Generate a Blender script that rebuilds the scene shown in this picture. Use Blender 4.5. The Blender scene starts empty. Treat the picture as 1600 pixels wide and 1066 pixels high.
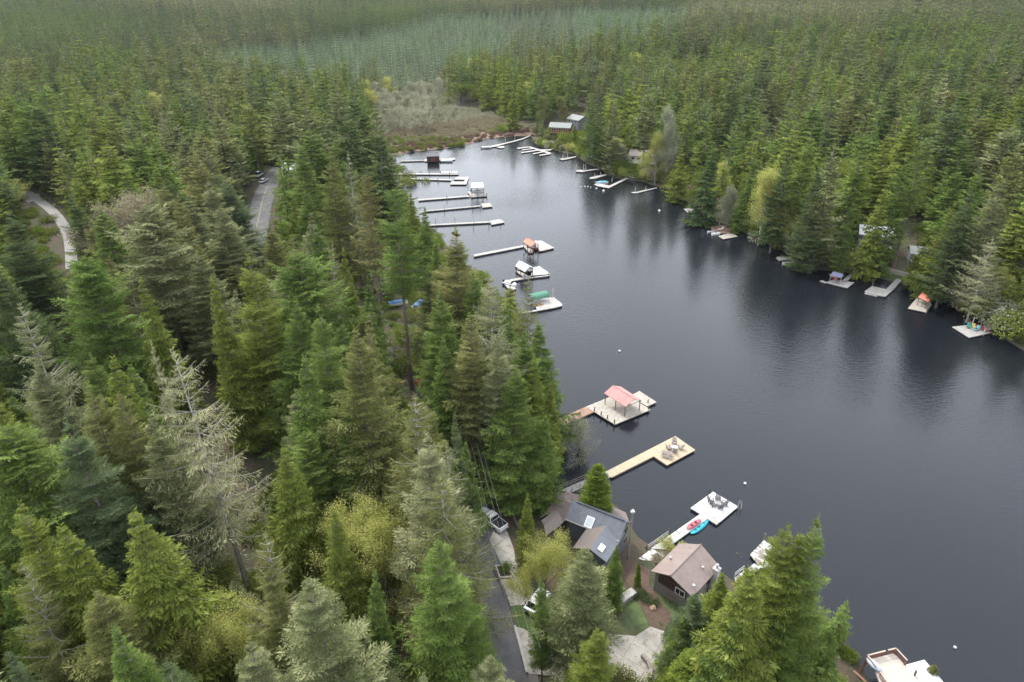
import bpy, bmesh, math, random
import numpy as np
from mathutils import Vector, Matrix

# ------------------------------------------------------------------ camera
SC = bpy.context.scene
COL = SC.collection
PITCH = math.radians(28.0)
CAMZ = 78.0
HAZE = 0.000035
WAVE = .20
FPX = 1600 * 24.0 / 36.0
cd = bpy.data.cameras.new('camera'); cam = bpy.data.objects.new('camera', cd); COL.objects.link(cam)
cam.location = (0, 0, CAMZ)
cam.rotation_euler = (math.radians(90) - PITCH, 0, 0)
cd.sensor_width = 36; cd.lens = 24; cd.clip_start = 1; cd.clip_end = 12000
SC.camera = cam

# ------------------------------------------------------------------ sky and sun
SUN_EL = math.radians(52); SUN_AZ = math.radians(-35)      # azimuth from +Y towards +X
w = bpy.data.worlds.new('World'); SC.world = w; w.use_nodes = True
nt = w.node_tree; bg = nt.nodes['Background']
sky = nt.nodes.new('ShaderNodeTexSky'); sky.sky_type = 'NISHITA'; sky.sun_disc = False
sky.sun_elevation = SUN_EL; sky.sun_rotation = SUN_AZ
sky.dust_density = 4.0; sky.air_density = 1.0; sky.ozone_density = 1.0
hs = nt.nodes.new('ShaderNodeHueSaturation'); hs.inputs['Saturation'].default_value = 0.30
tcw = nt.nodes.new('ShaderNodeTexCoord'); mpw = nt.nodes.new('ShaderNodeMapping'); mpw.inputs['Scale'].default_value = (1, 1, 2.2)
nzw = nt.nodes.new('ShaderNodeTexNoise'); nzw.inputs['Scale'].default_value = 1.6; nzw.inputs['Detail'].default_value = 4
rw = nt.nodes.new('ShaderNodeMapRange'); rw.inputs['From Min'].default_value = 0.35; rw.inputs['From Max'].default_value = 0.65
rw.inputs['To Min'].default_value = 0.8; rw.inputs['To Max'].default_value = 1.3
mlw = nt.nodes.new('ShaderNodeVectorMath'); mlw.operation = 'SCALE'
ovc = nt.nodes.new('ShaderNodeMix'); ovc.data_type = 'RGBA'; ovc.inputs['Factor'].default_value = 0.6
ovc.inputs['B'].default_value = (8.0, 8.6, 9.5, 1)          # the even grey light of the cloud deck
nt.links.new(sky.outputs['Color'], hs.inputs['Color']); nt.links.new(hs.outputs['Color'], ovc.inputs['A'])
nt.links.new(tcw.outputs['Generated'], mpw.inputs['Vector']); nt.links.new(mpw.outputs['Vector'], nzw.inputs['Vector'])
nt.links.new(nzw.outputs['Fac'], rw.inputs['Value'])
nt.links.new(ovc.outputs['Result'], mlw.inputs[0]); nt.links.new(rw.outputs['Result'], mlw.inputs['Scale'])
nt.links.new(mlw.outputs['Vector'], bg.inputs['Color'])
bg.inputs['Strength'].default_value = 0.122
sd = bpy.data.lights.new('sun', 'SUN'); sd.energy = 1.3; sd.angle = math.radians(10); sd.color = (1.0, 0.96, 0.90)
so = bpy.data.objects.new('sun', sd); COL.objects.link(so)
sv = Vector((math.sin(SUN_AZ) * math.cos(SUN_EL), math.cos(SUN_AZ) * math.cos(SUN_EL), math.sin(SUN_EL)))
so.rotation_euler = sv.to_track_quat('Z', 'Y').to_euler(); so.location = (0, 0, 300)
SC.view_settings.view_transform = 'Standard'; SC.view_settings.look = 'None'
SC.view_settings.exposure = 1.2; SC.view_settings.gamma = 1.0
SC.cycles.max_bounces = 5; SC.cycles.diffuse_bounces = 3; SC.cycles.glossy_bounces = 2
SC.cycles.transparent_max_bounces = 4; SC.cycles.volume_bounces = 0
SC.cycles.transmission_bounces = 2
SC.cycles.use_denoising = True; SC.cycles.denoising_prefilter = 'NONE'

# ------------------------------------------------------------------ pixel <-> world
sp, cp = math.sin(PITCH), math.cos(PITCH)
def ray(u, v):
    x = (u - 800) / FPX; y = (533 - v) / FPX
    return np.array((x, cp + y * sp, -sp + y * cp))
def P(u, v, z=0.0):
    d = ray(u, v); t = (z - CAMZ) / d[2]
    return np.array((d[0] * t, d[1] * t, z))
def proj(x, y, z):
    dz = z - CAMZ
    dep = y * cp - dz * sp; up = y * sp + dz * cp
    return 800 + FPX * x / dep, 533 - FPX * up / dep, dep
def inpoly(px, py, poly):
    px = np.asarray(px, float); py = np.asarray(py, float); r = np.zeros(px.shape, bool)
    n = len(poly)
    for i in range(n):
        x0, y0 = poly[i]; x1, y1 = poly[(i + 1) % n]
        c = ((y0 > py) != (y1 > py))
        with np.errstate(divide='ignore', invalid='ignore'):
            r ^= c & (px < (x1 - x0) * (py - y0) / (y1 - y0 + 1e-12) + x0)
    return r
def segdist(px, py, poly, closed=True):
    best = np.full(np.shape(px), 1e9); n = len(poly)
    for i in range(n if closed else n - 1):
        x0, y0 = poly[i]; x1, y1 = poly[(i + 1) % n]
        dx, dy = x1 - x0, y1 - y0; L = dx * dx + dy * dy + 1e-9
        t = np.clip(((px - x0) * dx + (py - y0) * dy) / L, 0, 1)
        best = np.minimum(best, np.hypot(px - x0 - t * dx, py - y0 - t * dy))
    return best

# ------------------------------------------------------------------ lake outline
SHORE_FAR = [(596, 252), (600, 246), (612, 243), (640, 238), (690, 233), (712, 230), (728, 227), (742, 223), (760, 217), (790, 214),
             (828, 212), (832, 222), (846, 230), (866, 234), (880, 239), (899, 242), (911, 251), (921, 257), (938, 263),
             (950, 273), (958, 278), (980, 281), (1001, 283), (1027, 292), (1047, 296), (1060, 306), (1073, 315), (1095, 326),
             (1109, 333), (1120, 346), (1142, 353), (1160, 362), (1198, 378), (1209, 389), (1239, 395), (1252, 404), (1267, 420),
             (1300, 424), (1325, 427), (1340, 429), (1375, 435), (1407, 443), (1450, 452), (1477, 467), (1502, 480), (1522, 490),
             (1534, 505), (1550, 515), (1575, 533), (1612, 556), (1700, 610), (1850, 700)]
LAKE = [tuple(P(u, v)[:2]) for u, v in SHORE_FAR]
LAKE += [(190, 108), (260, 70), (260, -80), (52, -80), (50, 0), (47, 40)]
LAKE += [tuple(P(u, v)[:2]) for u, v in [(1385, 1120), (1330, 1010), (1235, 950), (1150, 912), (1085, 862), (1045, 852), (1015, 852), (992, 838),
                                         (975, 800), (950, 782), (905, 768), (868, 765), (840, 735), (845, 690),
                                         (850, 662), (835, 610), (822, 560), (815, 510), (800, 480), (775, 455), (742, 425), (712, 402),
                                         (690, 375), (660, 352), (645, 330), (638, 312), (620, 296), (612, 286), (604, 278), (590, 272), (583, 262)]]
MARSH = [P(u, v)[:2] for u, v in [(588, 262), (612, 243), (640, 238), (690, 233), (742, 223), (790, 214), (832, 214), (835, 205), (800, 196), (770, 184), (700, 172), (690, 135), (600, 130), (585, 180)]]
MID = [(-18, 400), (20, 340), (35, 270), (60, 200), (110, 150), (200, 90)]
def smooth(t): t = np.clip(t, 0, 1); return t * t * (3 - 2 * t)
def lake_sd(x, y):
    x = np.asarray(x, float); y = np.asarray(y, float)
    d = segdist(x, y, LAKE); return np.where(inpoly(x, y, LAKE), -d, d)
def rightness(x, y):
    xm = np.interp(y, [40, 90, 150, 200, 270, 340, 420, 700], [60, 130, 105, 72, 48, 28, 25, 60])
    return smooth((np.asarray(x, float) - xm) / 60 + .5)
def gz(x, y):
    x = np.asarray(x, float); y = np.asarray(y, float)
    d = lake_sd(x, y); dd = np.maximum(d, 0)
    left = 3.4 * (1 - np.exp(-dd / 9)) + 1.6 * (1 - np.exp(-dd / 60))
    right = 2.2 * (1 - np.exp(-dd / 5)) + 0.07 * np.minimum(dd, 380)
    r = rightness(x, y)
    z = left * (1 - r) + right * r
    m = inpoly(x, y, MARSH); md = segdist(x, y, MARSH); ms = np.where(m, -md, md)
    mw = 1 - smooth((ms + 5) / 45)
    z = z * (1 - mw) + (0.5 * (1 - np.exp(-dd / 4)) + dd * .003) * mw
    z = z + smooth((y - 450) / 900) * 9 * (1 - r)
    z = z + smooth((y - 650) / 500) * (9 * np.sin(x * .006 + 1) * np.sin(y * .005) + 6 * np.sin(x * .013 - y * .004) + 6)
    z = z + (np.sin(x * .11 + 1) * np.sin(y * .09) * .25) * smooth((dd - 20) / 30)
    return np.where(d > 0, z + .02, np.maximum(d * .35, -3.0))
def G(u, v, dz=0.0):
    z = 4.0
    for _ in range(25):
        p = P(u, v, z + dz); z = .5 * z + .5 * float(gz(p[0], p[1]))
    return P(u, v, z + dz)
def Ph(u, v, h):
    """ground point of an upright thing of height h whose tip is seen at u, v"""
    z = 4.0
    for _ in range(40):
        p = P(u, v, z + h); z = .6 * z + .4 * float(gz(p[0], p[1]))
    return np.array((p[0], p[1], z))

# ------------------------------------------------------------------ node materials
def lk(nt, a, b): nt.links.new(a, b)
def new_mat(name):
    m = bpy.data.materials.new(name); m.use_nodes = True
    n = m.node_tree; b = n.nodes['Principled BSDF']; return m, n, b
def mixc(n, fac, a, b, mode='MIX'):
    x = n.nodes.new('ShaderNodeMix'); x.data_type = 'RGBA'; x.blend_type = mode
    for s, v in (('Factor', fac), ('A', a), ('B', b)):
        if hasattr(v, 'links') or hasattr(v, 'is_linked'): lk(n, v, x.inputs[s])
        elif s == 'Factor': x.inputs[s].default_value = v
        else: x.inputs[s].default_value = (*v[:3], 1)
    return x.outputs['Result']
def noise(n, scale, detail=3, coord='Object', stretch=None, rough=.55):
    tc = n.nodes.new('ShaderNodeTexCoord'); t = n.nodes.new('ShaderNodeTexNoise')
    t.inputs['Scale'].default_value = scale; t.inputs['Detail'].default_value = detail; t.inputs['Roughness'].default_value = rough
    src = tc.outputs[coord]
    if stretch:
        mp = n.nodes.new('ShaderNodeMapping'); mp.inputs['Scale'].default_value = stretch; lk(n, src, mp.inputs['Vector']); src = mp.outputs['Vector']
    lk(n, src, t.inputs['Vector']); return t.outputs['Fac']
def ramp(n, fac, stops):
    r = n.nodes.new('ShaderNodeMapRange'); r.clamp = True
    r.inputs['From Min'].default_value = stops[0]; r.inputs['From Max'].default_value = stops[1]
    r.inputs['To Min'].default_value = stops[2] if len(stops) > 2 else 0; r.inputs['To Max'].default_value = stops[3] if len(stops) > 3 else 1
    lk(n, fac, r.inputs['Value']); return r.outputs['Result']
def bump(n, b, fac, strength, dist=.05):
    bp = n.nodes.new('ShaderNodeBump'); bp.inputs['Strength'].default_value = strength; bp.inputs['Distance'].default_value = dist
    lk(n, fac, bp.inputs['Height']); lk(n, bp.outputs['Normal'], b.inputs['Normal']); return bp
def simple(name, c, rough=.7, var=.25, scale=3, metal=0, c2=None, bmp=0):
    m, n, b = new_mat(name)
    f = noise(n, scale, 4)
    c2 = c2 or tuple(x * (1 - var) for x in c)
    lk(n, mixc(n, ramp(n, f, (.35, .65)), c2, c), b.inputs['Base Color'])
    b.inputs['Roughness'].default_value = rough; b.inputs['Metallic'].default_value = metal
    if bmp: bump(n, b, f, bmp)
    return m
def planks(name, c, width=.15, along='X', dirt=.35, c2=None, gap=.35, rough=.75):
    """boards laid across the object's local axis"""
    m, n, b = new_mat(name)
    tc = n.nodes.new('ShaderNodeTexCoord'); sx = n.nodes.new('ShaderNodeSeparateXYZ'); lk(n, tc.outputs['Object'], sx.inputs[0])
    dv = n.nodes.new('ShaderNodeMath'); dv.operation = 'DIVIDE'; dv.inputs[1].default_value = width; lk(n, sx.outputs[along], dv.inputs[0])
    fr = n.nodes.new('ShaderNodeMath'); fr.operation = 'FRACT'; lk(n, dv.outputs[0], fr.inputs[0])
    fl = n.nodes.new('ShaderNodeMath'); fl.operation = 'FLOOR'; lk(n, dv.outputs[0], fl.inputs[0])
    wn = n.nodes.new('ShaderNodeTexWhiteNoise'); wn.noise_dimensions = '1D'; lk(n, fl.outputs[0], wn.inputs['W'])
    g = n.nodes.new('ShaderNodeMath'); g.operation = 'LESS_THAN'; g.inputs[1].default_value = .10; lk(n, fr.outputs[0], g.inputs[0])
    f = noise(n, 1.6, 5)
    col = mixc(n, ramp(n, f, (.38, .62)), c2 or tuple(x * (1 - dirt) for x in c), c)
    col = mixc(n, ramp(n, wn.outputs['Value'], (0, 1, 0, .35)), col, tuple(x * .6 for x in c))
    gm = n.nodes.new('ShaderNodeMath'); gm.operation = 'MULTIPLY'; gm.inputs[1].default_value = gap; lk(n, g.outputs[0], gm.inputs[0])
    col = mixc(n, gm.outputs[0], col, (.05, .045, .04))
    lk(n, col, b.inputs['Base Color']); b.inputs['Roughness'].default_value = rough
    return m

# ------------------------------------------------------------------ mesh helpers
def mesh_obj(name, V, F, mats, parent=None, mi=None, smooth_sh=False, attr=None):
    me = bpy.data.meshes.new(name)
    V = np.asarray(V, np.float32)
    if isinstance(F, np.ndarray):
        k = F.shape[1]; nf = len(F)
        me.vertices.add(len(V)); me.vertices.foreach_set('co', V.ravel())
        me.loops.add(nf * k); me.loops.foreach_set('vertex_index', F.astype(np.int32).ravel())
        me.polygons.add(nf); me.polygons.foreach_set('loop_start', np.arange(0, nf * k, k, dtype=np.int32))
        me.polygons.foreach_set('loop_total', np.full(nf, k, np.int32))
    else:
        me.from_pydata([tuple(map(float, v)) for v in V], [], [tuple(f) for f in F])
    for m in (mats if isinstance(mats, (list, tuple)) else [mats]): me.materials.append(m)
    if mi is not None: me.polygons.foreach_set('material_index', np.asarray(mi, np.int32))
    if attr is not None:
        a = me.attributes.new('tint', 'FLOAT', 'FACE'); a.data.foreach_set('value', np.asarray(attr, np.float32))
    me.update(calc_edges=True)
    if smooth_sh: me.polygons.foreach_set('use_smooth', np.ones(len(me.polygons), bool))
    o = bpy.data.objects.new(name, me); COL.objects.link(o); o.parent = parent
    return o
class MB:
    """collects solids into one mesh"""
    def __init__(s): s.v = []; s.f = []; s.m = []
    def add(s, V, F, mi=0):
        b = len(s.v); s.v += [tuple(map(float, p)) for p in V]; s.f += [tuple(i + b for i in f) for f in F]; s.m += [mi] * len(F); return s
    def box(s, c, size, rz=0, mi=0):
        cx, cy, cz = c; hx, hy, hz = [k / 2 for k in size]; ca, sa = math.cos(rz), math.sin(rz); V = []
        for z in (-hz, hz):
            for x, y in ((-hx, -hy), (hx, -hy), (hx, hy), (-hx, hy)): V.append((cx + x * ca - y * sa, cy + x * sa + y * ca, cz + z))
        return s.add(V, [(0, 3, 2, 1), (4, 5, 6, 7), (0, 1, 5, 4), (1, 2, 6, 5), (2, 3, 7, 6), (3, 0, 4, 7)], mi)
    def prism(s, poly, z0, z1, mi=0):
        n = len(poly); a = sum(poly[i][0] * poly[(i + 1) % n][1] - poly[(i + 1) % n][0] * poly[i][1] for i in range(n))
        if a < 0: poly = poly[::-1]
        V = [(p[0], p[1], z0) for p in poly] + [(p[0], p[1], z1) for p in poly]
        return s.add(V, [tuple(range(n - 1, -1, -1)), tuple(range(n, 2 * n))] + [(i, (i + 1) % n, n + (i + 1) % n, n + i) for i in range(n)], mi)
    def slab(s, quad, t, mi=0):
        """a sheet given by its upper outline in 3-D, thickened downwards"""
        q = [np.array(p, float) for p in quad]; n = len(q)
        nn = np.cross(q[1] - q[0], q[2] - q[0])
        if nn[2] < 0: q = q[::-1]
        V = q + [p - np.array((0, 0, t)) for p in q]
        return s.add(V, [tuple(range(n)), tuple(range(2 * n - 1, n - 1, -1))] + [(i, n + i, n + (i + 1) % n, (i + 1) % n) for i in range(n)], mi)
    def tube(s, pts, r, n=6, mi=0, r2=None):
        pts = [np.array(p, float) for p in pts]; R = np.linspace(r, r2 if r2 is not None else r, len(pts)); V = []; F = []
        for i, p in enumerate(pts):
            d = pts[min(i + 1, len(pts) - 1)] - pts[max(i - 1, 0)]; d = d / (np.linalg.norm(d) + 1e-9)
            a = np.cross(d, (0, 0, 1.)) if abs(d[2]) < .95 else np.cross(d, (1., 0, 0)); a /= np.linalg.norm(a); b = np.cross(d, a)
            for k in range(n): t = 2 * math.pi * k / n; V.append(p + R[i] * (math.cos(t) * a + math.sin(t) * b))
        for i in range(len(pts) - 1):
            for k in range(n): F.append((i * n + k, i * n + (k + 1) % n, (i + 1) * n + (k + 1) % n, (i + 1) * n + k))
        F += [tuple(range(n - 1, -1, -1)), tuple(range((len(pts) - 1) * n, len(pts) * n))]
        return s.add(V, F, mi)
    def lathe(s, prof, c=(0, 0, 0), n=10, mi=0):
        V = []; F = []
        for r, z in prof:
            for k in range(n): t = 2 * math.pi * k / n; V.append((c[0] + r * math.cos(t), c[1] + r * math.sin(t), c[2] + z))
        for i in range(len(prof) - 1):
            for k in range(n): F.append((i * n + k, i * n + (k + 1) % n, (i + 1) * n + (k + 1) % n, (i + 1) * n + k))
        F += [tuple(range(n - 1, -1, -1)), tuple(range((len(prof) - 1) * n, len(prof) * n))]
        return s.add(V, F, mi)
    def build(s, name, mats, parent=None, smooth_sh=False): return mesh_obj(name, s.v, s.f, mats, parent, s.m, smooth_sh)
def tag(o, label=None, cat=None, group=None, kind=None):
    if label: o['label'] = label
    if cat: o['category'] = cat
    if group: o['group'] = group
    if kind: o['kind'] = kind
    return o
def empty(name, loc, rz=0, label=None, cat=None, group=None):
    o = bpy.data.objects.new(name, None); COL.objects.link(o); o.location = tuple(map(float, loc)); o.rotation_euler = (0, 0, rz); o.empty_display_size = .5
    return tag(o, label, cat, group)
def rot2(p, c, rz):
    ca, sa = math.cos(-rz), math.sin(-rz); x, y = p[0] - c[0], p[1] - c[1]; return (x * ca - y * sa, x * sa + y * ca)
# ================================================================== GROUND, WATER
def spaced(segs):
    out = []
    for a, b, st in segs: out += list(np.arange(a, b, st))
    return np.array(out + [segs[-1][1]])
xs = spaced([(-4000, -1200, 200), (-1200, -500, 40), (-500, -200, 12), (-200, 230, 3), (230, 500, 10), (500, 1200, 50), (1200, 4000, 200)])
ys = spaced([(-60, 20, 10), (20, 440, 3), (440, 700, 8), (700, 1500, 50), (1500, 6500, 250)])
GX, GY = np.meshgrid(xs, ys); GZ = gz(GX, GY)
nx, ny = len(xs), len(ys)
V = np.stack([GX.ravel(), GY.ravel(), GZ.ravel()], 1)
ii, jj = np.meshgrid(np.arange(nx - 1), np.arange(ny - 1)); a0 = (jj * nx + ii).ravel()
F = np.stack([a0, a0 + 1, a0 + nx + 1, a0 + nx], 1)
m, n, b = new_mat('forest_floor')
f1 = noise(n, .25, 5); f2 = noise(n, 1.7, 4)
c = mixc(n, ramp(n, f1, (.4, .6)), (.075, .05, .032), (.045, .055, .022))
c = mixc(n, ramp(n, f2, (.45, .7, 0, .6)), c, (.10, .08, .055))
at = n.nodes.new('ShaderNodeAttribute'); at.attribute_name = 'soil'; sx = n.nodes.new('ShaderNodeSeparateColor'); lk(n, at.outputs['Color'], sx.inputs[0])
f3 = noise(n, .12, 5)
mc = mixc(n, ramp(n, f3, (.45, .6)), (.26, .21, .13), (.20, .20, .085))
c = mixc(n, sx.outputs['Red'], c, mc)
c = mixc(n, sx.outputs['Green'], c, mixc(n, ramp(n, f2, (.3, .7)), (.19, .12, .085), (.23, .15, .11)))
c = mixc(n, sx.outputs['Blue'], c, mixc(n, ramp(n, f2, (.3, .7)), (.06, .085, .03), (.10, .135, .045)))
lk(n, c, b.inputs['Base Color']); b.inputs['Roughness'].default_value = .95
bump(n, b, f2, .6, .3)
ground = mesh_obj('ground', V, F, m, smooth_sh=True); tag(ground, kind='structure')
ms_in = inpoly(GX, GY, MARSH); msd = segdist(GX, GY, MARSH); msd = np.where(ms_in, msd, -msd)
sd_l = lake_sd(GX, GY)
red = smooth((msd + 4) / 8) * smooth((sd_l - 12) / 8)
grn = smooth((msd + 4) / 8) * (1 - smooth((sd_l - 10) / 10))
rr = rightness(GX, GY)
shore_lawn = [G(u, v)[:2] for u, v in [(1336, 425), (1345, 408), (1385, 412), (1400, 425), (1445, 440), (1478, 455), (1478, 468), (1450, 456), (1400, 443)]]
lawnL = [G(u, v)[:2] for u, v in [(640, 470), (672, 470), (680, 600), (690, 640), (655, 600)]]
yard = [G(u, v)[:2] for u, v in [(1010, 920), (1060, 930), (1090, 970), (1075, 1010), (1030, 985), (1000, 1000), (960, 960)]]
blu = np.maximum.reduce([inpoly(GX, GY, q).astype(float) for q in (shore_lawn, lawnL, yard)])
ca = ground.data.attributes.new('soil', 'FLOAT_COLOR', 'POINT')
ca.data.foreach_set('color', np.stack([red.ravel(), grn.ravel(), blu.ravel(), np.ones(red.size)], 1).astype(np.float32).ravel())

m, n, b = new_mat('lake_water')
b.inputs['Base Color'].default_value = (.008, .010, .014, 1); b.inputs['Roughness'].default_value = .17; b.inputs['IOR'].default_value = 1.44
tc = n.nodes.new('ShaderNodeTexCoord')
def wnoise(scale, st, rz, det):
    mp = n.nodes.new('ShaderNodeMapping'); mp.inputs['Scale'].default_value = st; mp.inputs['Rotation'].default_value = (0, 0, math.radians(rz))
    t = n.nodes.new('ShaderNodeTexNoise'); t.inputs['Scale'].default_value = scale; t.inputs['Detail'].default_value = det; t.inputs['Roughness'].default_value = .5
    lk(n, tc.outputs['Object'], mp.inputs['Vector']); lk(n, mp.outputs['Vector'], t.inputs['Vector']); return t.outputs['Fac']
wa = wnoise(1.0, (.45, 1.5, 1), -28, 3); wb = wnoise(3.2, (.6, 1.3, 1), -20, 2); wc = wnoise(.018, (1, 1, 1), 0, 2)
ad = n.nodes.new('ShaderNodeMath'); ad.operation = 'MULTIPLY_ADD'; ad.inputs[1].default_value = .35; lk(n, wb, ad.inputs[0]); lk(n, wa, ad.inputs[2])
bp = bump(n, b, ad.outputs[0], .5, .5)
ms = ramp(n, wc, (.38, .62, .15, 1.0)); ml = n.nodes.new('ShaderNodeMath'); ml.operation = 'MULTIPLY'; ml.inputs[1].default_value = WAVE if 'WAVE' in globals() else .35
lk(n, ms, ml.inputs[0]); lk(n, ml.outputs[0], bp.inputs['Strength'])
lx = [p[0] for p in LAKE]; ly = [p[1] for p in LAKE]
water = mesh_obj('water', [(min(lx) - 6, min(ly) - 5, 0), (max(lx) + 5, min(ly) - 5, 0), (max(lx) + 5, max(ly) + 5, 0), (min(lx) - 6, max(ly) + 5, 0)], [(0, 1, 2, 3)], m)
tag(water, kind='structure')

# ------------------------------------------------------------------ draped sheets: roads, drives, paths
def drape(name, poly, mat, dz=.10, kind='structure', cell=3.0, label=None, cat=None, zf=None, parent=None, thick=0):
    bm = bmesh.new(); vs = [bm.verts.new((float(p[0]), float(p[1]), 0)) for p in poly]; bm.faces.new(vs)
    x0, x1 = min(p[0] for p in poly), max(p[0] for p in poly); y0, y1 = min(p[1] for p in poly), max(p[1] for p in poly)
    for ax, a, c1 in ((0, x0, x1), (1, y0, y1)):
        k = math.floor(a / cell) * cell + cell
        while k < c1:
            co = (k, 0, 0) if ax == 0 else (0, k, 0); no = (1, 0, 0) if ax == 0 else (0, 1, 0)
            bmesh.ops.bisect_plane(bm, geom=bm.verts[:] + bm.edges[:] + bm.faces[:], plane_co=co, plane_no=no); k += cell
    bmesh.ops.triangulate(bm, faces=bm.faces[:])
    X = np.array([v.co.x for v in bm.verts]); Y = np.array([v.co.y for v in bm.verts]); Z = gz(X, Y) + dz
    for v, z in zip(bm.verts, Z): v.co.z = float(z)
    bmesh.ops.recalc_face_normals(bm, faces=bm.faces[:])
    if sum(f.normal.z for f in bm.faces) < 0: bmesh.ops.reverse_faces(bm, faces=bm.faces[:])
    if thick:
        r = bmesh.ops.extrude_face_region(bm, geom=bm.faces[:])
        bmesh.ops.translate(bm, verts=[e for e in r['geom'] if isinstance(e, bmesh.types.BMVert)], vec=(0, 0, -thick))
        bmesh.ops.recalc_face_normals(bm, faces=bm.faces[:])
    me = bpy.data.meshes.new(name); bm.to_mesh(me); bm.free(); me.materials.append(mat)
    o = bpy.data.objects.new(name, me); COL.objects.link(o); o.parent = parent
    if kind and not parent: tag(o, kind=kind)
    if label: tag(o, label, cat)
    return o
def strip(pts, w0, w1=None):
    """outline of a band along a line of world points"""
    pts = [np.array(p[:2], float) for p in pts]; w1 = w1 if w1 is not None else w0; L = []; R = []
    # smooth
    for _ in range(2):
        q = [pts[0]]
        for a, c in zip(pts[:-1], pts[1:]): q += [a * .75 + c * .25, a * .25 + c * .75]
        pts = q + [pts[-1]]
    for i, p in enumerate(pts):
        d = pts[min(i + 1, len(pts) - 1)] - pts[max(i - 1, 0)]; d = d / np.linalg.norm(d); nn = np.array((-d[1], d[0]))
        wd = (w0 + (w1 - w0) * i / (len(pts) - 1)) / 2; L.append(p + nn * wd); R.append(p - nn * wd)
    return L + R[::-1]
M = {}
m, n, b = new_mat('asphalt'); f = noise(n, 6, 5); g = noise(n, .4, 3)
c = mixc(n, ramp(n, f, (.35, .65)), (.085, .085, .088), (.14, .14, .145)); c = mixc(n, ramp(n, g, (.45, .65, 0, .6)), c, (.19, .185, .18)); lt = noise(n, 1.1, 7, rough=.7); c = mixc(n, ramp(n, lt, (.54, .62, 0, .75)), c, (.13, .095, .06))
lk(n, c, b.inputs['Base Color']); b.inputs['Roughness'].default_value = .9; M['asphalt'] = m
m, n, b = new_mat('concrete_slab'); f = noise(n, 1.2, 6); g = noise(n, .35, 3)
c = mixc(n, ramp(n, f, (.3, .7)), (.30, .275, .235), (.40, .375, .33)); c = mixc(n, ramp(n, g, (.5, .7, 0, .7)), c, (.24, .21, .17)); lt = noise(n, 1.3, 7, rough=.7); c = mixc(n, ramp(n, lt, (.56, .64, 0, .7)), c, (.16, .12, .08))
br = n.nodes.new('ShaderNodeTexBrick'); br.offset = 0; br.inputs['Scale'].default_value = 1; br.inputs['Brick Width'].default_value = 3.0; br.inputs['Row Height'].default_value = 3.0
br.inputs['Mortar Size'].default_value = .03; mp = n.nodes.new('ShaderNodeMapping'); mp.inputs['Rotation'].default_value = (0, 0, math.radians(35))
tcb = n.nodes.new('ShaderNodeTexCoord'); lk(n, tcb.outputs['Object'], mp.inputs['Vector']); lk(n, mp.outputs['Vector'], br.inputs['Vector'])
c = mixc(n, br.outputs['Fac'], c, (.17, .15, .13)); lk(n, c, b.inputs['Base Color']); b.inputs['Roughness'].default_value = .9; M['concrete'] = m
M['gravel'] = simple('pale_gravel', (.33, .31, .29), .95, .3, 4)
M['gravel_dark'] = simple('dark_gravel', (.17, .155, .14), .95, .3, 5)
M['line_paint'] = simple('worn_yellow_line', (.36, .30, .18), .8, .3, 2)
M['redbark'] = simple('red_bark_mulch', (.125, .08, .055), .95, .4, 4)
M['grassmat'] = simple('short_grass', (.075, .12, .03), .95, .4, 3)

lane = [G(u, v) for u, v in [(812, 1140), (797, 1066), (783, 985), (768, 900), (757, 850), (742, 790), (727, 735), (705, 685), (672, 640), (645, 600), (620, 560), (560, 480)]]
drape('lane', strip(lane[:6], 4.6, 4.0), M['asphalt'], .10)
drape('forest_lane', strip(lane[5:], 3.6, 2.2), simple('dark_lane_soil', (.10, .085, .07), .95, .4, 1.2), .11)
drape('lane_shoulder', strip([p + np.array((2.6, .9, 0)) for p in lane[:5]], 1.3), M['gravel_dark'], .09)
road = [G(u, v) for u, v in [(380, 420), (398, 370), (405, 335), (414, 300), (424, 280), (440, 262)]]
drape('road', strip(road, 7.5), M['asphalt'], .10)
for k in (-.16, .16):
    pr = [p + np.array((k, 0, 0)) for p in road]; drape('centre_line', strip(pr, .14), M['line_paint'], .13)
track = [G(u, v) for u, v in [(40, 300), (58, 312), (78, 326), (96, 346), (107, 366), (111, 390), (112, 420)]]
drape('gravel_track', strip(track, 3.6, 3.0), M['gravel'], .12)
drape('gravel_turnout', [G(u, v)[:2] for u, v in [(34, 301), (62, 304), (62, 311), (44, 318), (36, 312)]], M['gravel'], .14)
Z4 = lambda pts: [(740 + x / 4.706, 860 + y / 4.706) for x, y in pts]
Z6 = lambda pts: [(720 + x / 6.66, 740 + y / 6.66) for x, y in pts]
GP = lambda pts: [G(u, v)[:2] for u, v in pts]
drape('drive', GP(Z6([(300, 700), (340, 600), (480, 600), (555, 800), (570, 930), (650, 1060), (830, 1400), (700, 1400), (560, 1090), (430, 960)])), M['concrete'], .13)
drape('upper_pad', GP(Z4([(190, 215), (285, 210), (380, 360), (375, 405), (265, 415)])), M['concrete'], .15)
drape('lower_pad', GP(Z4([(305, 565), (365, 580), (500, 670), (620, 800), (620, 930), (520, 925), (390, 910)])), M['concrete'], .15)
drape('driveway', GP(Z4([(1190, 635), (1300, 565), (1400, 600), (1480, 700), (1545, 790), (1470, 840), (1390, 960), (1380, 1100), (700, 1100), (600, 900), (900, 620), (1000, 620)])), M['concrete'], .13)
drape('bark_bed', GP(Z4([(1110, 215), (1190, 90), (1300, 150), (1290, 260), (1400, 420), (1480, 480), (1400, 600), (1300, 560), (1240, 430), (1180, 330)])), M['redbark'], .12)
drape('grass_verge', GP(Z4([(265, 418), (375, 408), (430, 520), (500, 660), (365, 578), (300, 562)])), M['grassmat'], .12)
drape('foot_track', strip([G(u, v) for u, v in [(622, 940), (632, 975), (640, 1020), (632, 1080)]], 2.2), M['redbark'], .10)
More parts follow.
